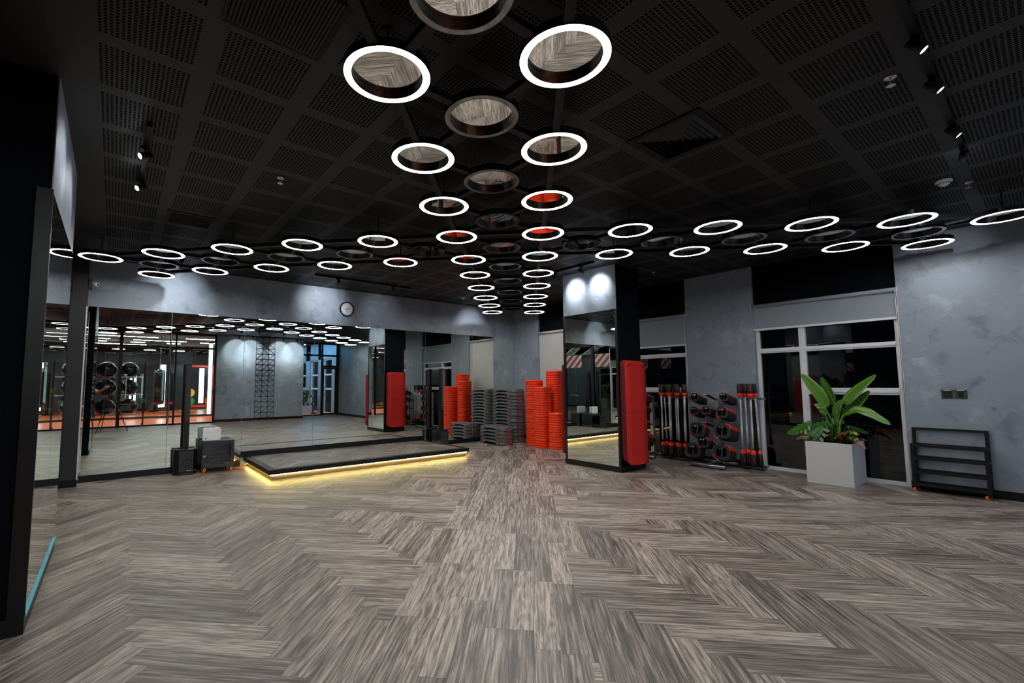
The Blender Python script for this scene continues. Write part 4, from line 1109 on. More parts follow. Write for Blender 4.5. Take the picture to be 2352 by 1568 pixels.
# ================================================================= planter
o = empty('potted_plant', (8.09, 2.005, 0)); tag(o, 'tall pale concrete planter of banana-like leaves and split-leaf foliage by the window', 'potted plant')
pb = MB(); ox, oy, ph = 0.315, 0.262, 0.570
rc_ = lambda x, y, z: [(-x,-y,z),(x,-y,z),(x,y,z),(-x,y,z)]
pb.loft([rc_(ox,oy,0),rc_(ox,oy,ph),rc_(ox-0.025,oy-0.025,ph),rc_(ox-0.025,oy-0.025,0.40)], None, False, True)
pb.build('planter', M['concrete'], o, 0.004)
MB().box(-ox+0.025,ox-0.025,-oy+0.025,oy-0.025,0.45,0.535).build('soil', M['soil'], o)
PB = Vector((8.09,2.005,0))
def bez(P, t):
    P = [Vector(p) for p in P]
    while len(P) > 1: P = [a.lerp(b, t) for a, b in zip(P, P[1:])]
    return P[0]
def curve_pts(P, n):
    """smooth curve through the listed points"""
    P = [Vector(p) for p in P]; out = []
    m_ = len(P)-1
    for i in range(n+1):
        t = i/n*m_; k = min(int(t), m_-1); f = t-k
        p0 = P[max(k-1,0)]; p1 = P[k]; p2 = P[k+1]; p3 = P[min(k+2,m_)]
        out.append(0.5*((2*p1)+(p2-p0)*f+(2*p0-5*p1+4*p2-p3)*f*f+(3*p1-p0-3*p2+p3)*f**3))
    return out
def blade(P, w, nrm, n=16, fold=0.25, prof=None, wave=0.0, side=(1,1)):
    """leaf blade along the points P; width w; nrm = the way its face looks"""
    pts = curve_pts(P, n); nrm = Vector(nrm).normalized(); vs = []
    for i, p in enumerate(pts):
        t = i/n
        tg = (pts[min(i+1,n)]-pts[max(i-1,0)]).normalized()
        sd = tg.cross(nrm).normalized(); up = sd.cross(tg).normalized()
        q = prof(t) if prof else (math.sin(PI*min(1,t*0.985+0.01)**0.70)**0.58)
        hw = w/2*max(q, 0.012)
        for s_ in (-1,-0.55,0,0.55,1):
            a = hw*abs(s_)*(side[0] if s_ < 0 else side[1])
            wv = wave*math.sin(t*19+s_*2)*abs(s_)
            vs.append(p + sd*(a*(1 if s_ > 0 else -1)) + up*(a*fold*(abs(s_)) + wv*hw))
    fs = [(i*5+k,i*5+k+1,i*5+5+k+1,i*5+5+k) for i in range(n) for k in range(4)]
    return MB().add([tuple(v-PB) for v in vs], fs, None, True)
def solid(ob, th=0.0016):
    m_ = ob.modifiers.new('thickness','SOLIDIFY'); m_.thickness = th; return ob
def big_leaf(stem, bl, w, nrm, mat, fold=0.25, r=0.011, **k):
    lf = blade(bl, w, nrm, 20, fold, **k).build('leaf', mat, o); solid(lf)
    pts = curve_pts(stem, 10) + curve_pts(bl, 14)[1:]
    N = len(pts)
    off = Vector(nrm).normalized()*0.004
    MB().tube([p-PB+(off if i > 10 else Vector((0,0,0))) for i, p in enumerate(pts)], r, 8, [r*(1-0.82*i/(N-1)) for i in range(N)]).build('leaf_stalk', M['stalk'], o)
V = lambda x, y, z: (x, y, z)
big_leaf([V(8.08,1.97,0.52),V(8.06,2.000,0.80),V(8.04,2.070,1.03)], [V(8.04,2.070,1.03),V(8.03,2.145,1.20),V(8.02,2.235,1.36),V(8.01,2.330,1.52)], 0.20, (-0.9,-0.35,0.25), M['leaf'], 0.22, side=(0.55,1.0) )
big_leaf([V(8.14,1.98,0.52),V(8.14,1.985,0.85),V(8.15,1.99,1.08)], [V(8.15,1.99,1.08),V(8.16,2.030,1.22),V(8.17,2.075,1.34),V(8.18,2.13,1.47)], 0.15, (-0.8,0.5,0.2), M['leaf_mid'], 0.35)
big_leaf([V(8.06,1.95,0.52),V(8.05,1.940,0.84),V(8.04,1.875,1.10)], [V(8.04,1.875,1.10),V(8.04,1.80,1.22),V(8.04,1.68,1.35),V(8.04,1.50,1.495)], 0.235, (-0.9,0.35,0.35), M['leaf'], 0.16, side=(0.35,1.15))
big_leaf([V(8.10,1.94,0.52),V(8.10,1.925,0.80),V(8.09,1.89,0.96)], [V(8.09,1.89,0.96),V(8.09,1.80,1.06),V(8.09,1.70,1.16),V(8.09,1.585,1.28)], 0.20, (-0.9,0.30,0.3), M['leaf_mid'], 0.2, side=(0.5,1.1))
big_leaf([V(8.02,1.93,0.52),V(8.0,1.915,0.78),V(7.98,1.86,0.93),V(7.97,1.79,0.985)], [V(7.97,1.79,0.985),V(7.96,1.70,1.02),V(7.95,1.59,0.985),V(7.94,1.47,0.91),V(7.93,1.37,0.845)], 0.125, (-0.75,-0.1,0.65), M['leaf'], 0.3, wave=0.10)
big_leaf([V(8.0,2.00,0.52),V(7.98,2.03,0.80),V(7.97,2.06,0.93)], [V(7.97,2.06,0.93),V(7.96,2.09,1.01),V(7.95,2.13,1.06),V(7.94,2.18,1.075)], 0.085, (-0.8,-0.2,0.5), M['leaf_mid'], 0.3, r=0.006, wave=0.2)
big_leaf([V(8.05,1.95,0.6),V(8.04,1.955,0.85),V(8.03,1.95,0.95)], [V(8.03,1.95,0.95),V(8.02,1.93,1.03),V(8.01,1.89,1.10),V(8.01,1.87,1.15)], 0.10, (-0.9,0.2,0.3), M['leaf_mid'], 0.4, r=0.006)
big_leaf([V(8.10,1.98,0.6),V(8.09,1.99,0.85),V(8.08,1.98,0.90)], [V(8.08,1.98,0.90),V(8.07,1.95,0.96),V(8.06,1.92,1.0),V(8.05,1.90,1.02)], 0.10, (-0.9,0.0,0.4), M['leaf'], 0.35, r=0.005)
def monstera(base, tip, w, nrm, mat, stem0):
    """split leaf: finger lobes along a midrib joined by a narrow blade"""
    base, tip = Vector(base), Vector(tip); nrm = Vector(nrm).normalized(); ax = tip-base; L = ax.length; ax.normalize(); sd = ax.cross(nrm).normalized()
    mid = lambda t: base + ax*L*t - nrm*0.10*L*t*t*0.9
    mb = MB()
    b = blade([mid(0),mid(0.33),mid(0.66),mid(1.0)], w*0.50, nrm, 12, 0.12); mb.add(b.v, b.f, None, True)
    for s_ in (-1,1):
        for k in range(6):
            t = 0.03+0.155*k
            reach = w*0.5*(0.86,1.0,1.03,0.95,0.78,0.5)[k]
            fwd = (-0.30,-0.05,0.18,0.36,0.5,0.62)[k]
            d = (sd*s_*1.0 + ax*fwd).normalized()
            p0 = mid(t); p1 = p0 + d*reach*0.55 - nrm*0.01; p2 = p0 + d*reach + ax*0.10*reach - nrm*0.14*reach
            q = blade([p0,p1,p2], L*0.155, nrm, 7, 0.05, prof=lambda u: (0.85+0.25*u) if u < 0.7 else max(0.05, math.sqrt(max(0,1-((u-0.7)/0.3)**2)))*1.02)
            mb.add(q.v, q.f, None, True)
    lf = mb.build('split_leaf', mat, o); solid(lf, 0.0012)
    s0 = Vector(stem0)
    MB().tube([q-PB for q in curve_pts([s0, s0.lerp(base,0.55)+Vector((0,0,0.05)), base, mid(0.5), mid(0.96)], 12)], 0.005, 7, [0.006-0.0003*i for i in range(13)]).build('leaf_stalk', M['leaf_mid'], o)
monstera((7.98,2.255,0.80),(7.93,2.53,0.665), 0.24, (-0.45,-0.1,0.88), M['leaf_mid'], (8.03,2.02,0.55))
monstera((7.84,2.085,0.765),(7.79,2.265,0.500), 0.27, (-0.85,0.1,0.5), M['leaf_dark'], (7.98,2.0,0.55))
monstera((7.95,2.03,0.835),(7.90,2.235,0.730), 0.22, (-0.6,0.1,0.78), M['leaf_dark'], (8.0,1.98,0.55))
monstera((8.05,2.00,0.86),(8.0,1.86,0.84), 0.14, (-0.5,0.0,0.85), M['leaf_dark'], (8.06,1.98,0.55))
monstera((8.15,2.05,0.80),(8.22,2.30,0.70), 0.22, (-0.2,0.2,0.95), M['leaf_dark'], (8.1,2.0,0.55))
monstera((8.14,1.85,0.78),(8.25,1.66,0.72), 0.20, (-0.2,-0.2,0.95), M['leaf_dark'], (8.1,1.95,0.55))
for k in range(46):
    bx, by = random.uniform(7.84,8.34), random.uniform(1.78,2.22)
    a = random.uniform(0,2*PI); 
    if by < 1.98 and bx < 8.1: a = random.uniform(PI*0.6,PI*1.75)
    L = random.uniform(0.10,0.21); d = Vector((math.cos(a),math.sin(a),0)); up = random.uniform(0.5,1.3)
    base = Vector((bx,by,random.uniform(0.54,0.60))); mid_ = base+d*L*0.45+Vector((0,0,L*up*0.55)); tip = base+d*L*1.1+Vector((0,0,L*(up*0.55-0.15)))
    red = by < 1.97 and random.random() < 0.62
    mat = M['leaf_red'] if red else random.choice([M['leaf_dark'],M['leaf_mid'],M['leaf_lime'] if by < 1.85 else M['leaf_dark']])
    lf = blade([base,mid_,tip], random.uniform(0.05,0.085), (-d.x*0.4,-d.y*0.4,1), 9, 0.25).build('small_leaf', mat, o); solid(lf, 0.001)
for (p, t_, m_) in (((7.80,2.20,0.60),(7.74,2.36,0.585),'leaf_red'),((7.84,1.76,0.62),(7.78,1.60,0.52),'leaf_red'),((7.86,1.74,0.64),(7.82,1.68,0.56),'leaf_lime'),((7.85,1.78,0.68),(7.80,1.68,0.70),'leaf_lime'),((7.83,1.84,0.66),(7.77,1.72,0.74),'leaf_red'),((7.85,1.90,0.64),(7.79,1.80,0.70),'leaf_red')):
    p, t_ = Vector(p), Vector(t_)
    lf = blade([p, p.lerp(t_,0.5)+Vector((0,0,0.03)), t_], 0.06, (-0.6,-0.2,0.7), 9, 0.2).build('small_leaf', M[m_], o); solid(lf, 0.001)
MB().tube([(-0.06,0.02,0.5),(-0.07,0.0,0.75),(-0.08,-0.02,0.90)],0.006,7).tube([(-0.09,0.0,0.5),(-0.10,-0.01,0.7),(-0.10,-0.03,0.86)],0.005,7).tube([(0.0,0.03,0.5),(-0.02,0.05,0.75),(-0.03,0.06,0.9)],0.006,7).build('stem', M['leaf_mid'], o)

# ================================================================= black wheeled shelf
o = empty('shelf_trolley', (8.27, 0.900, 0)); tag(o, 'empty black steel four tier trolley shelf on orange casters against the grey pier', 'shelf')
F0, F1, BK0, BK1 = -0.115, -0.080, 0.085, 0.115    # front and back tube rows in x
y0, y1 = -0.335, 0.340
fr = [MB().box(F0,F1,y0,y0+0.035,0.065,0.60), MB().box(F0,F1,y1-0.035,y1,0.065,0.60), MB().box(BK0,BK1,y0,y0+0.035,0.065,0.80), MB().box(BK0,BK1,y1-0.035,y1,0.065,0.80)]
for f_ in fr: f_.build('post', M['black_metal'], o)
for z in (0.095,0.255,0.425,0.585):
    t_ = MB().box(F0,F1,y0+0.035,y1-0.035,z-0.018,z+0.014).box(BK0,BK1,y0+0.035,y1-0.035,z-0.018,z+0.014).box(F1,BK0,y0,y0+0.035,z-0.018,z+0.014).box(F1,BK0,y1-0.035,y1,z-0.018,z+0.014)
    t_.build('tier_frame', M['black_metal'], o)
MB().box(F0+0.002,BK1-0.002,y0+0.002,y1-0.002,0.078,0.086).build('bottom_shelf', M['black_metal'], o)
MB().box(BK0,BK1,y0+0.035,y1-0.035,0.772,0.80).build('top_rail', M['black_metal'], o)
for x, y in ((F0+0.02,y0+0.03),(F0+0.02,y1-0.03),(BK1-0.02,y0+0.03),(BK1-0.02,y1-0.03)): caster(o, x, y, 0.0655, 0.95, 0.9, True)
# ================================================================= gym hall behind the glass (seen in the mirrors)
o = empty('ball_rack', (0.15, -2.72, 0)); tag(o, 'black steel rack holding exercise balls behind the glass partition', 'ball rack')
for x in (-0.72, 0.72): MB().box(x-0.025,x+0.025,0.18,0.23,0,2.25).build('post', M['black_metal'], o); MB().box(x-0.025,x+0.025,-0.30,0.23,0,0.05).build('foot', M['black_metal'], o)
for z in (0.42,1.10,1.72): MB().box(-0.72,0.72,0.16,0.20,z-0.02,z+0.02).box(-0.72,0.72,-0.24,-0.20,z-0.02,z+0.02).box(-0.72,-0.68,-0.20,0.16,z-0.02,z+0.02).box(0.68,0.72,-0.20,0.16,z-0.02,z+0.02).build('shelf_rail', M['chrome'], o)
ball0 = None
bm_ = MB().lathe([(0.295*math.sin(PI*i/20), -0.295*math.cos(PI*i/20)) for i in range(1,20)], 32).mesh('exercise_ball'); bm_.materials.append(M['ball'])
for r_, z in enumerate((0.42+0.245,1.10+0.245,1.72+0.245)):
    for c_, x in enumerate((-0.21,0.42)):
        b = link('exercise_ball', bm_, None); b.location = (x, -2.76, z); tag(b, 'large black exercise ball on the %s shelf of the ball rack, %s' % (('bottom','middle','top')[r_], ('towards the entrance','towards the stucco wall')[c_]), 'exercise ball', 'exercise balls on the rack')
o = empty('punching_bag', (1.55,-6.0,0)); tag(o, 'tall black punching bag hanging in the gym hall', 'punching bag')
MB().lathe([(0.02,2.12),(0.19,2.08),(0.20,1.9),(0.20,0.75),(0.18,0.62),(0.02,0.60)],24).build('bag', M['black_gloss'], o)
MB().cyl((0,0,2.1),(0,0,3.56),0.012,8).build('chain', M['chrome'], o)
o = empty('squat_rack', (3.45,-9.6,0)); tag(o, 'red power rack frame with weight storage pegs in the gym hall', 'power rack')
for x in (-0.55,0.55):
    for y in (-0.55,0.55): MB().box(x-0.035,x+0.035,y-0.035,y+0.035,0,2.45).build('post', M['red'], o)
for z in (0.35,2.40): MB().box(-0.55,0.55,0.52,0.58,z-0.03,z+0.03).box(-0.55,0.55,-0.58,-0.52,z-0.03,z+0.03).box(-0.58,-0.52,-0.52,0.52,z-0.03,z+0.03).box(0.52,0.58,-0.52,0.52,z-0.03,z+0.03).build('brace', M['red'], o)
for z in (0.62,1.05): MB().cyl((-0.42,0.585,z),(-0.42,0.80,z),0.02,10).cyl((0.42,0.585,z),(0.42,0.80,z),0.02,10).build('peg', M['chrome'], o)
for k, (x, z, m_, c_) in enumerate(((-0.42,0.62,'green_plate','green'),(-0.42,1.05,'yellow_plate','yellow'),(0.42,0.62,'red','red'),(0.42,1.05,'rubber','black'))):
    d = MB().ring(0.024,0.20,0.62,0.70,28,Matrix.Translation((3.45+x,-9.6,z)) @ Matrix.Rotation(-PI/2,4,'X')).build('disc_weight', M[m_]); tag(d, '%s disc weight on a peg of the red power rack' % c_, 'weight disc', 'discs on the power rack')
o = empty('light_box', (2.97,-2.75,0)); tag(o, 'tall glowing white panel at the end of the glass partition', 'lit panel')
MB().box(-0.075,0.075,-0.05,0.05,0.25,3.10).build('casing', M['black_metal'], o); MB().box(-0.065,0.065,0.05,0.056,0.30,3.05).build('lit_face', M['panel_glow'], o)
for k, (x, y) in enumerate(((4.2,-14.2),(1.9,-9.6),(0.75,-10.4))):
    p = empty('light_box', (x,y,0)); tag(p, 'slim glowing white panel standing far back in the gym hall, %s from the power rack' % ORD[k], 'lit panel', 'far lit panels')
    MB().box(-0.16,0.16,-0.06,0.0,0.3,2.5).build('casing', M['black_metal'], p); MB().box(-0.13,0.13,0.0,0.006,0.35,2.45).build('lit_face', M['panel_glow'], p)
for k, (x, y, rz) in enumerate(((-0.6,-4.2,0.05),(1.9,-4.0,0.05),(0.4,-5.6,0.05),(3.4,-5.4,0.05),(-1.2,-7.2,0.05),(1.6,-7.2,0.05),(4.2,-7.4,0.05),(0.2,-10.0,0.05),(3.0,-11.2,0.05),(5.6,-5.0,PI/2),(-2.1,2.0,PI/2),(-2.1,7.0,PI/2))):  # last pair added out of view, to brighten the wall beyond the entrance
    t_ = empty('tube_light', (x,y,3.44), rz); tag(t_, 'linear white tube lamp in the gym hall, %s row from the glass, %s' % (ORD[min(k//2,5)], ('entrance end','stucco wall end')[k % 2]) if k < 10 else 'added white tube lamp beyond the glazed entrance, %s' % ('nearer the camera','nearer the mirror wall')[k-10], 'tube light', 'gym tube lamps')
    MB().box(-1.0,1.0,-0.02,0.02,0.0,0.03).build('housing', M['black_metal'], t_); MB().box(-1.0,1.0,-0.017,0.017,-0.012,0.0).build('diffuser', M['tube_glow'], t_)
    for q in (-0.8,0.8): MB().cyl((q,0,0.03),(q,0,0.12),0.003,6).build('wire', M['black_metal'], t_)
for k in range(9):
    c = copy_tree(ring_lit); c.location = (-0.5+1.15*(k % 3)+0.3*(k//3), -3.6-2.2*(k//3), 3.05)
    tag(c, 'lit ring in the gym hall, %s row back, %s from the entrance' % (ORD[k//3], ORD[k % 3]), 'ceiling light', 'gym ring lights')
    MB().cyl((0,0,0.09),(0,0,0.51),0.006,6).build('hanger_rod', M['black_metal'], c)
# dark cable machines in the hall
def machine(x, y, rz, label):
    p = empty('cable_machine', (x,y,0), rz); tag(p, label, 'gym machine', 'gym machines')
    for q in (-0.45,0.45): MB().box(q-0.04,q+0.04,-0.05,0.05,0.06,2.1).build('upright', M['black_metal'], p)
    MB().box(-0.45,0.45,-0.05,0.05,2.0,2.1).build('top_beam', M['black_metal'], p); MB().box(-0.5,0.5,-0.4,0.5,0.0,0.06).build('base', M['black_metal'], p)
    MB().box(-0.2,0.2,0.25,0.55,0.42,0.52).box(-0.03,0.03,0.3,0.36,0.06,0.42).build('seat', M['red'], p)
    MB().box(-0.16,0.16,-0.03,0.03,0.15,1.0).build('weight_block', M['steel_grey'], p)
machine(0.35,-10.6,0.4,'black cable machine with a red seat in the gym hall, nearer the entrance'); machine(2.2,-12.6,-0.5,'black cable machine with a red seat in the gym hall, far corner'); machine(1.0,-15.0,0.2,'black cable machine with a red seat at the very back of the gym hall'); machine(-1.2,-9.4,1.0,'black cable machine with a red seat behind the ball rack')
# blue lit strip lights along the window side of the hall and by the entrance
for k, (x, y, z, w, l, lab) in enumerate(((7.4,-4.6,3.50,0.5,2.2,'blue ceiling light panel over the dumbbell corner'),(7.4,-7.6,3.50,0.5,2.2,'blue ceiling light panel further along the window side'),)):
    p = MB().box(x-w,x+w,y-l/2,y+l/2,z,z+0.05).build('blue_light', M['blue_glow']); tag(p, lab, 'lit panel', 'blue light panels')
for k, y in enumerate((6.85,7.25)):
    p = MB().box(-2.62,-2.58,y-0.07,y+0.07,0.9,2.5).build('blue_light', M['blue_glow']); tag(p, 'upright blue light strip beyond the glazed entrance, %s from the camera' % ORD[k], 'lit panel', 'blue entrance strips')
# dumbbells and plants beyond the glazed door wall
o = empty('dumbbell_rack', (7.15,-4.6,0)); tag(o, 'black and red dumbbell rack behind the glazed door wall', 'dumbbell rack')
for x in (-0.55,0.55): MB().box(x-0.03,x+0.03,-0.25,0.25,0,0.06).box(x-0.03,x+0.03,-0.03,0.03,0.06,0.85).build('side_frame', M['black_metal'], o)
for z, y in ((0.45,0.08),(0.82,-0.05)): MB().box(-0.6,0.6,y-0.11,y+0.11,z-0.02,z).build('shelf', M['black_metal'], o)
db0 = None
for r_, (z, y) in enumerate(((0.45,0.08),(0.82,-0.05))):
    for k in range(6):
        if db0 is None:
            d = db0 = empty('dumbbell'); 
            MB().cyl((0,-0.07,0),(0,0.07,0),0.014,10).build('grip', M['chrome'], d)
            for s_ in (-1,1): MB().cyl((0,s_*0.06,0),(0,s_*0.115,0),0.052,14).build('head', M['rubber'], d)
            tag(MB().cyl((0,0.115,0),(0,0.118,0),0.034,14).build('end_cap', M['off_white'], d), 'pale end cap')
        else: d = copy_tree(db0)
        d.location = (7.15-0.5+0.2*k, -4.6+y, z+0.052); tag(d, 'pale capped dumbbell on the %s shelf of its rack, %s from the stucco wall' % (('lower','upper')[r_], ORD[k]), 'dumbbell', 'dumbbells')
def pot_plant(x, y, s, label):
    p = empty('potted_palm', (x,y,0)); tag(p, label, 'potted plant')
    MB().prism(rrect(0.5,0.5,0.02,2),0,0.5).build('planter', M['concrete'], p)
    for k in range(16):
        a = k*2.4; L = s*random.uniform(0.6,1.0); h = s*random.uniform(0.7,1.25)
        d = Vector((math.cos(a),math.sin(a),0))
        b = blade([PB+Vector((0,0,0.5))+d*0.05, PB+Vector((0,0,0.5+h*0.8))+d*L*0.35, PB+Vector((0,0,0.5+h*0.85))+d*L*0.85], 0.20, (d.x*-0.5,d.y*-0.5,1), 9, 0.2)
        solid(b.build('leaf', random.choice([M['leaf'],M['leaf_mid'],M['leaf_dark']]), p), 0.002)
pot_plant(6.7,-6.6,0.8,'leafy plant in a pale pot behind the dumbbell rack')
pot_plant(7.75,-5.9,0.62,'tall leafy plant in a pale pot beside the gym window')
# steel lattice screen on the stucco wall
o = empty('lattice_screen', (4.87, -2.185, 0)); tag(o, 'black steel lattice of triangles fixed to the stucco wall behind the camera', 'wall decoration')
w3 = 0.725; cols = 3; rows = 15; z0, z1 = 0.10, 3.32; rh = (z1-z0)/rows; cw = w3/cols
for c in range(cols+1): MB().box(-w3/2+cw*c-0.006,-w3/2+cw*c+0.006,-0.008,0.008,z0,z1).build('upright', M['black_metal'], o)
for r_ in range(rows+1): MB().box(-w3/2,w3/2,-0.007,0.007,z0+rh*r_-0.006,z0+rh*r_+0.006).build('crossbar', M['black_metal'], o)
for r_ in range(rows):
    for c in range(cols):
        up = (r_//4) % 2 == 0
        a = (-w3/2+cw*c, 0, z0+rh*(r_+(0 if up else 1))); b = (-w3/2+cw*(c+1), 0, z0+rh*(r_+(1 if up else 0)))
        MB().bar(a, b, 0.010, 0.010).build('diagonal', M['black_metal'], o)

# ================================================================= camera on its tripod and the photographer, reflected in the mirror wall
o = empty('camera_tripod', (0,0,0)); tag(o, 'black camera on a tripod with blue rings, reflected in the mirror wall', 'camera tripod')
back = -_f
def bk(d, s=0.0, u=0.0): return Vector((0,0,CAM_H)) + back*d + _r*s + Vector((0,0,u))
MB().cyl(bk(0.035), bk(0.10), 0.036, 24).build('lens', M['black_plastic'], o)
Mq = Matrix.Translation(bk(0.10)) @ Matrix((_r, Vector((0,0,1)), back)).transposed().to_4x4()
MB().box(-0.068,0.068,-0.05,0.035,0.0,0.05,Mq).box(-0.03,0.03,0.035,0.06,0.005,0.045,Mq).box(-0.068,-0.040,-0.05,0.035,-0.018,0.0,Mq).build('camera_body', M['black_plastic'], o, 0.006)
ax_ = bk(0.12); top = Vector((ax_.x, ax_.y, CAM_H-0.055))
MB().cyl(top-Vector((0,0,0.10)), top, 0.026, 16).build('tripod_head', M['black_plastic'], o)
MB().cyl(top-Vector((0,0,0.55)), top-Vector((0,0,0.10)), 0.014, 12).build('centre_column', M['black_metal'], o)
for k in range(3):
    a = YAW + PI + k*2*PI/3 + 0.25
    d = Vector((math.cos(a), math.sin(a), 0)); t0 = top-Vector((0,0,0.16))+d*0.03; t1 = Vector((ax_.x,ax_.y,0.012))+d*0.48
    lg = MB().cyl(t0, t0.lerp(t1,0.45), 0.015, 10).cyl(t0.lerp(t1,0.43), t0.lerp(t1,0.75), 0.0125, 10).cyl(t0.lerp(t1,0.73), t1, 0.010, 10).build('leg', M['black_metal'], o)
    MB().cyl(t0.lerp(t1,0.42), t0.lerp(t1,0.46), 0.018, 10).cyl(t0.lerp(t1,0.73), t0.lerp(t1,0.76), 0.016, 10).build('blue_ring', plain('blue_anodised', (0.02,0.12,0.55), 0.3, 0.6), lg)

def skin_body(name, joints, edges, mat, parent=None, sub=1):
    me = bpy.data.meshes.new(name)
    me.from_pydata([j[:3] for j in joints], edges, []); me.update()
    ob = link(name, me, mat, parent)
    sk = ob.modifiers.new('skin','SKIN'); sk.use_smooth_shade = True
    for i, j in enumerate(joints):
        r = j[3]; me.skin_vertices[0].data[i].radius = (r, j[4] if len(j) > 4 else r)
    me.skin_vertices[0].data[0].use_root = True
    ob.modifiers.new('smooth','SUBSURF').levels = sub; ob.modifiers['smooth'].render_levels = sub
    return ob
po = Vector((-0.80, -0.42, 0)); fw = (Vector((0,0,0))-po).normalized(); fw.z = 0; fw.normalize(); rt_ = fw.cross(Vector((0,0,1)))
def pp(f, r, z): q = po + fw*f + rt_*r; return (q.x, q.y, z)
o = empty('person', po); tag(o, 'person in dark clothes reaching a bare forearm to the camera on the tripod', 'person')
rel = lambda t: (t[0]-po.x, t[1]-po.y, t[2])
hand_p = (bk(0.14,-0.07,0.0)); hand_p = (hand_p.x, hand_p.y, hand_p.z)
el = pp(0.36, 0.26, 1.22); 
hv = Vector(hand_p); ev = Vector(el); wr = ev.lerp(hv, 0.80)
J = [(*pp(0,0,0.96),0.150,0.115),(*pp(0,0,1.16),0.135,0.10),(*pp(0.01,0,1.36),0.165,0.11),(*pp(0.01,0,1.45),0.10,0.08),(*pp(0.02,0,1.53),0.055),(*pp(0.04,0,1.60),0.075,0.085),(*pp(0.045,0,1.68),0.078,0.095),(*pp(0.035,0,1.745),0.055,0.06),
     (*pp(0.01,0.19,1.42),0.060),(*el,0.044),(wr.x,wr.y,wr.z,0.028),(*ev.lerp(hv,0.92),0.036,0.018),
     (*pp(0.01,-0.19,1.42),0.060),(*pp(-0.02,-0.25,1.15),0.044),(*pp(0.08,-0.24,0.92),0.028),(*pp(0.10,-0.235,0.85),0.036,0.018),
     (*pp(0,0.10,0.90),0.092),(*pp(0.02,0.11,0.50),0.060),(*pp(-0.01,0.12,0.09),0.042),(*pp(0.13,0.13,0.035),0.036,0.030),
     (*pp(0,-0.10,0.90),0.092),(*pp(0.02,-0.11,0.50),0.060),(*pp(-0.01,-0.12,0.09),0.042),(*pp(0.13,-0.13,0.035),0.036,0.030)]
E_ = [(0,1),(1,2),(2,3),(3,4),(4,5),(5,6),(6,7),(3,8),(8,9),(9,10),(10,11),(3,12),(12,13),(13,14),(14,15),(0,16),(16,17),(17,18),(18,19),(0,20),(20,21),(21,22),(22,23)]
Jr = [(*rel(j[:3]),*j[3:]) for j in J]
skin_body('body', Jr, E_, M['skin'], o, 2)
# fingers of the hand on the camera and of the hanging hand
def fingers(palm, d, side, up):
    palm, d, side, up = Vector(palm), Vector(d).normalized(), Vector(side).normalized(), Vector(up).normalized()
    for k in range(5):
        L = (0.055,0.072,0.078,0.072,0.058)[k]
        b = palm + side*(0.030-0.016*(k-0.5) if k else 0.034) + d*(0.028 if k else -0.01)
        dd = d if k else (d*0.6+side*0.8).normalized()
        q1 = b + dd*L*0.5; q2 = q1 + (dd*0.75-up*0.6).normalized()*L*0.38; q3 = q2 + (dd*0.35-up*0.9).normalized()*L*0.28
        skin_body('finger' if k else 'thumb', [(*rel(tuple(v)), r) for v, r in ((b,0.0095),(q1,0.009),(q2,0.0082),(q3,0.0068))], [(0,1),(1,2),(2,3)], M['skin'], o, 1)
dv_ = (hv-ev).normalized(); sd_ = dv_.cross(Vector((0,0,1))).normalized()
fingers(ev.lerp(hv,0.93), dv_, -sd_, (0,0,1))
fingers(pp(0.10,-0.235,0.85), (fw*0.2+Vector((0,0,-1))), fw, -rt_)
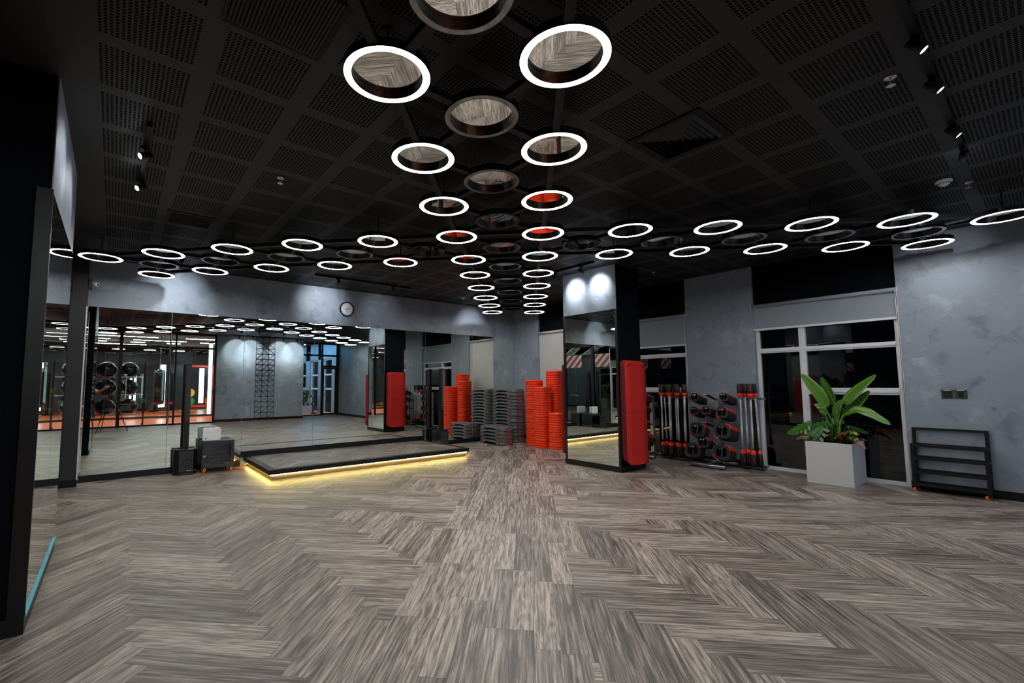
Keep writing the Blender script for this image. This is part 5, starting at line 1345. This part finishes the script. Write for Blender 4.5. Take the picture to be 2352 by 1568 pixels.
# clothes over the body
def shell(name, idx, grow, mat, edges):
    js = [(*Jr[i][:3], Jr[i][3]+grow, (Jr[i][4] if len(Jr[i]) > 4 else Jr[i][3])+grow) for i in idx]
    mp = {i: n for n, i in enumerate(idx)}
    return skin_body(name, js, [(mp[a],mp[b]) for a, b in edges], mat, o, 2)
ev2 = Vector(Jr[8][:3]).lerp(Vector(Jr[9][:3]),0.62); Jr.append((*ev2,0.05)); ev3 = Vector(Jr[12][:3]).lerp(Vector(Jr[13][:3]),0.62); Jr.append((*ev3,0.05))
shell('shirt', [1,0,2,3,8,24,12,25], 0.014, M['shirt'], [(0,1),(1,2),(2,3),(3,8),(8,24),(3,12),(12,25)])
shell('trousers', [0,16,17,18,20,21,22], 0.016, M['trousers'], [(0,16),(16,17),(17,18),(0,20),(20,21),(21,22)])
hd_ = Vector(rel(pp(0.03,0,1.70)))
hm = Matrix.Translation(hd_) @ Matrix((fw, rt_*-1, Vector((0,0,1)))).transposed().to_4x4()
hs = MB().loft([[(0.103*math.cos(t)*math.sin(p_)-0.012, 0.088*math.sin(t)*math.sin(p_), 0.105*math.cos(p_)) for t in [2*PI*i/20 for i in range(20)]] for p_ in [0.05+0.19*k for k in range(9)]], hm, True, True)
hs.build('hair', M['hair'], o)
fc = MB()
for s_ in (-1,1): fc.lathe([(0.0,-0.010),(0.008,-0.006),(0.011,0.0),(0.008,0.006),(0.0,0.010)],10,hm @ Matrix.Translation((0.094,0.031*s_,-0.015)) ,True,False)
fc.build('eyes', M['ink'], o)
MB().loft([[(0.085+dx,y,z) for y,z in ((-w,-h),(w,-h),(w,h),(-w,h))] for dx,w,h in ((0.0,0.013,0.026),(0.026,0.008,0.010))], hm @ Matrix.Translation((0.004,0,-0.045))).build('nose', M['skin'], o)
MB().box(0.090,0.097,-0.022,0.022,-0.004,0.004,hm @ Matrix.Translation((0,0,-0.088))).build('mouth', plain('lips',(0.30,0.10,0.08),0.5), o)
for s_ in (-1,1): MB().lathe([(0.004,-0.008),(0.020,-0.004),(0.022,0.004),(0.006,0.008)],14,hm @ Matrix.Translation((0.0,0.088*s_,-0.03)) @ Matrix.Rotation(PI/2,4,'X') @ Matrix.Scale(1.5,4,(0,1,0))).build('ear', M['skin'], o)
for s_ in (-1,1):
    f0 = Vector(rel(pp(0.045,0.125*s_,0)))
    MB().loft([[(f0+fw*(x*q)+rt_*(y*q)+Vector((0,0,z))) [:] for x,y in [(0.135*math.cos(t),0.048*math.sin(t)) for t in [2*PI*i/16 for i in range(16)]]] for z,q in ((0.0,1.0),(0.02,1.03),(0.05,0.95),(0.085,0.55))]).build('shoe', M['black_plastic'], o)
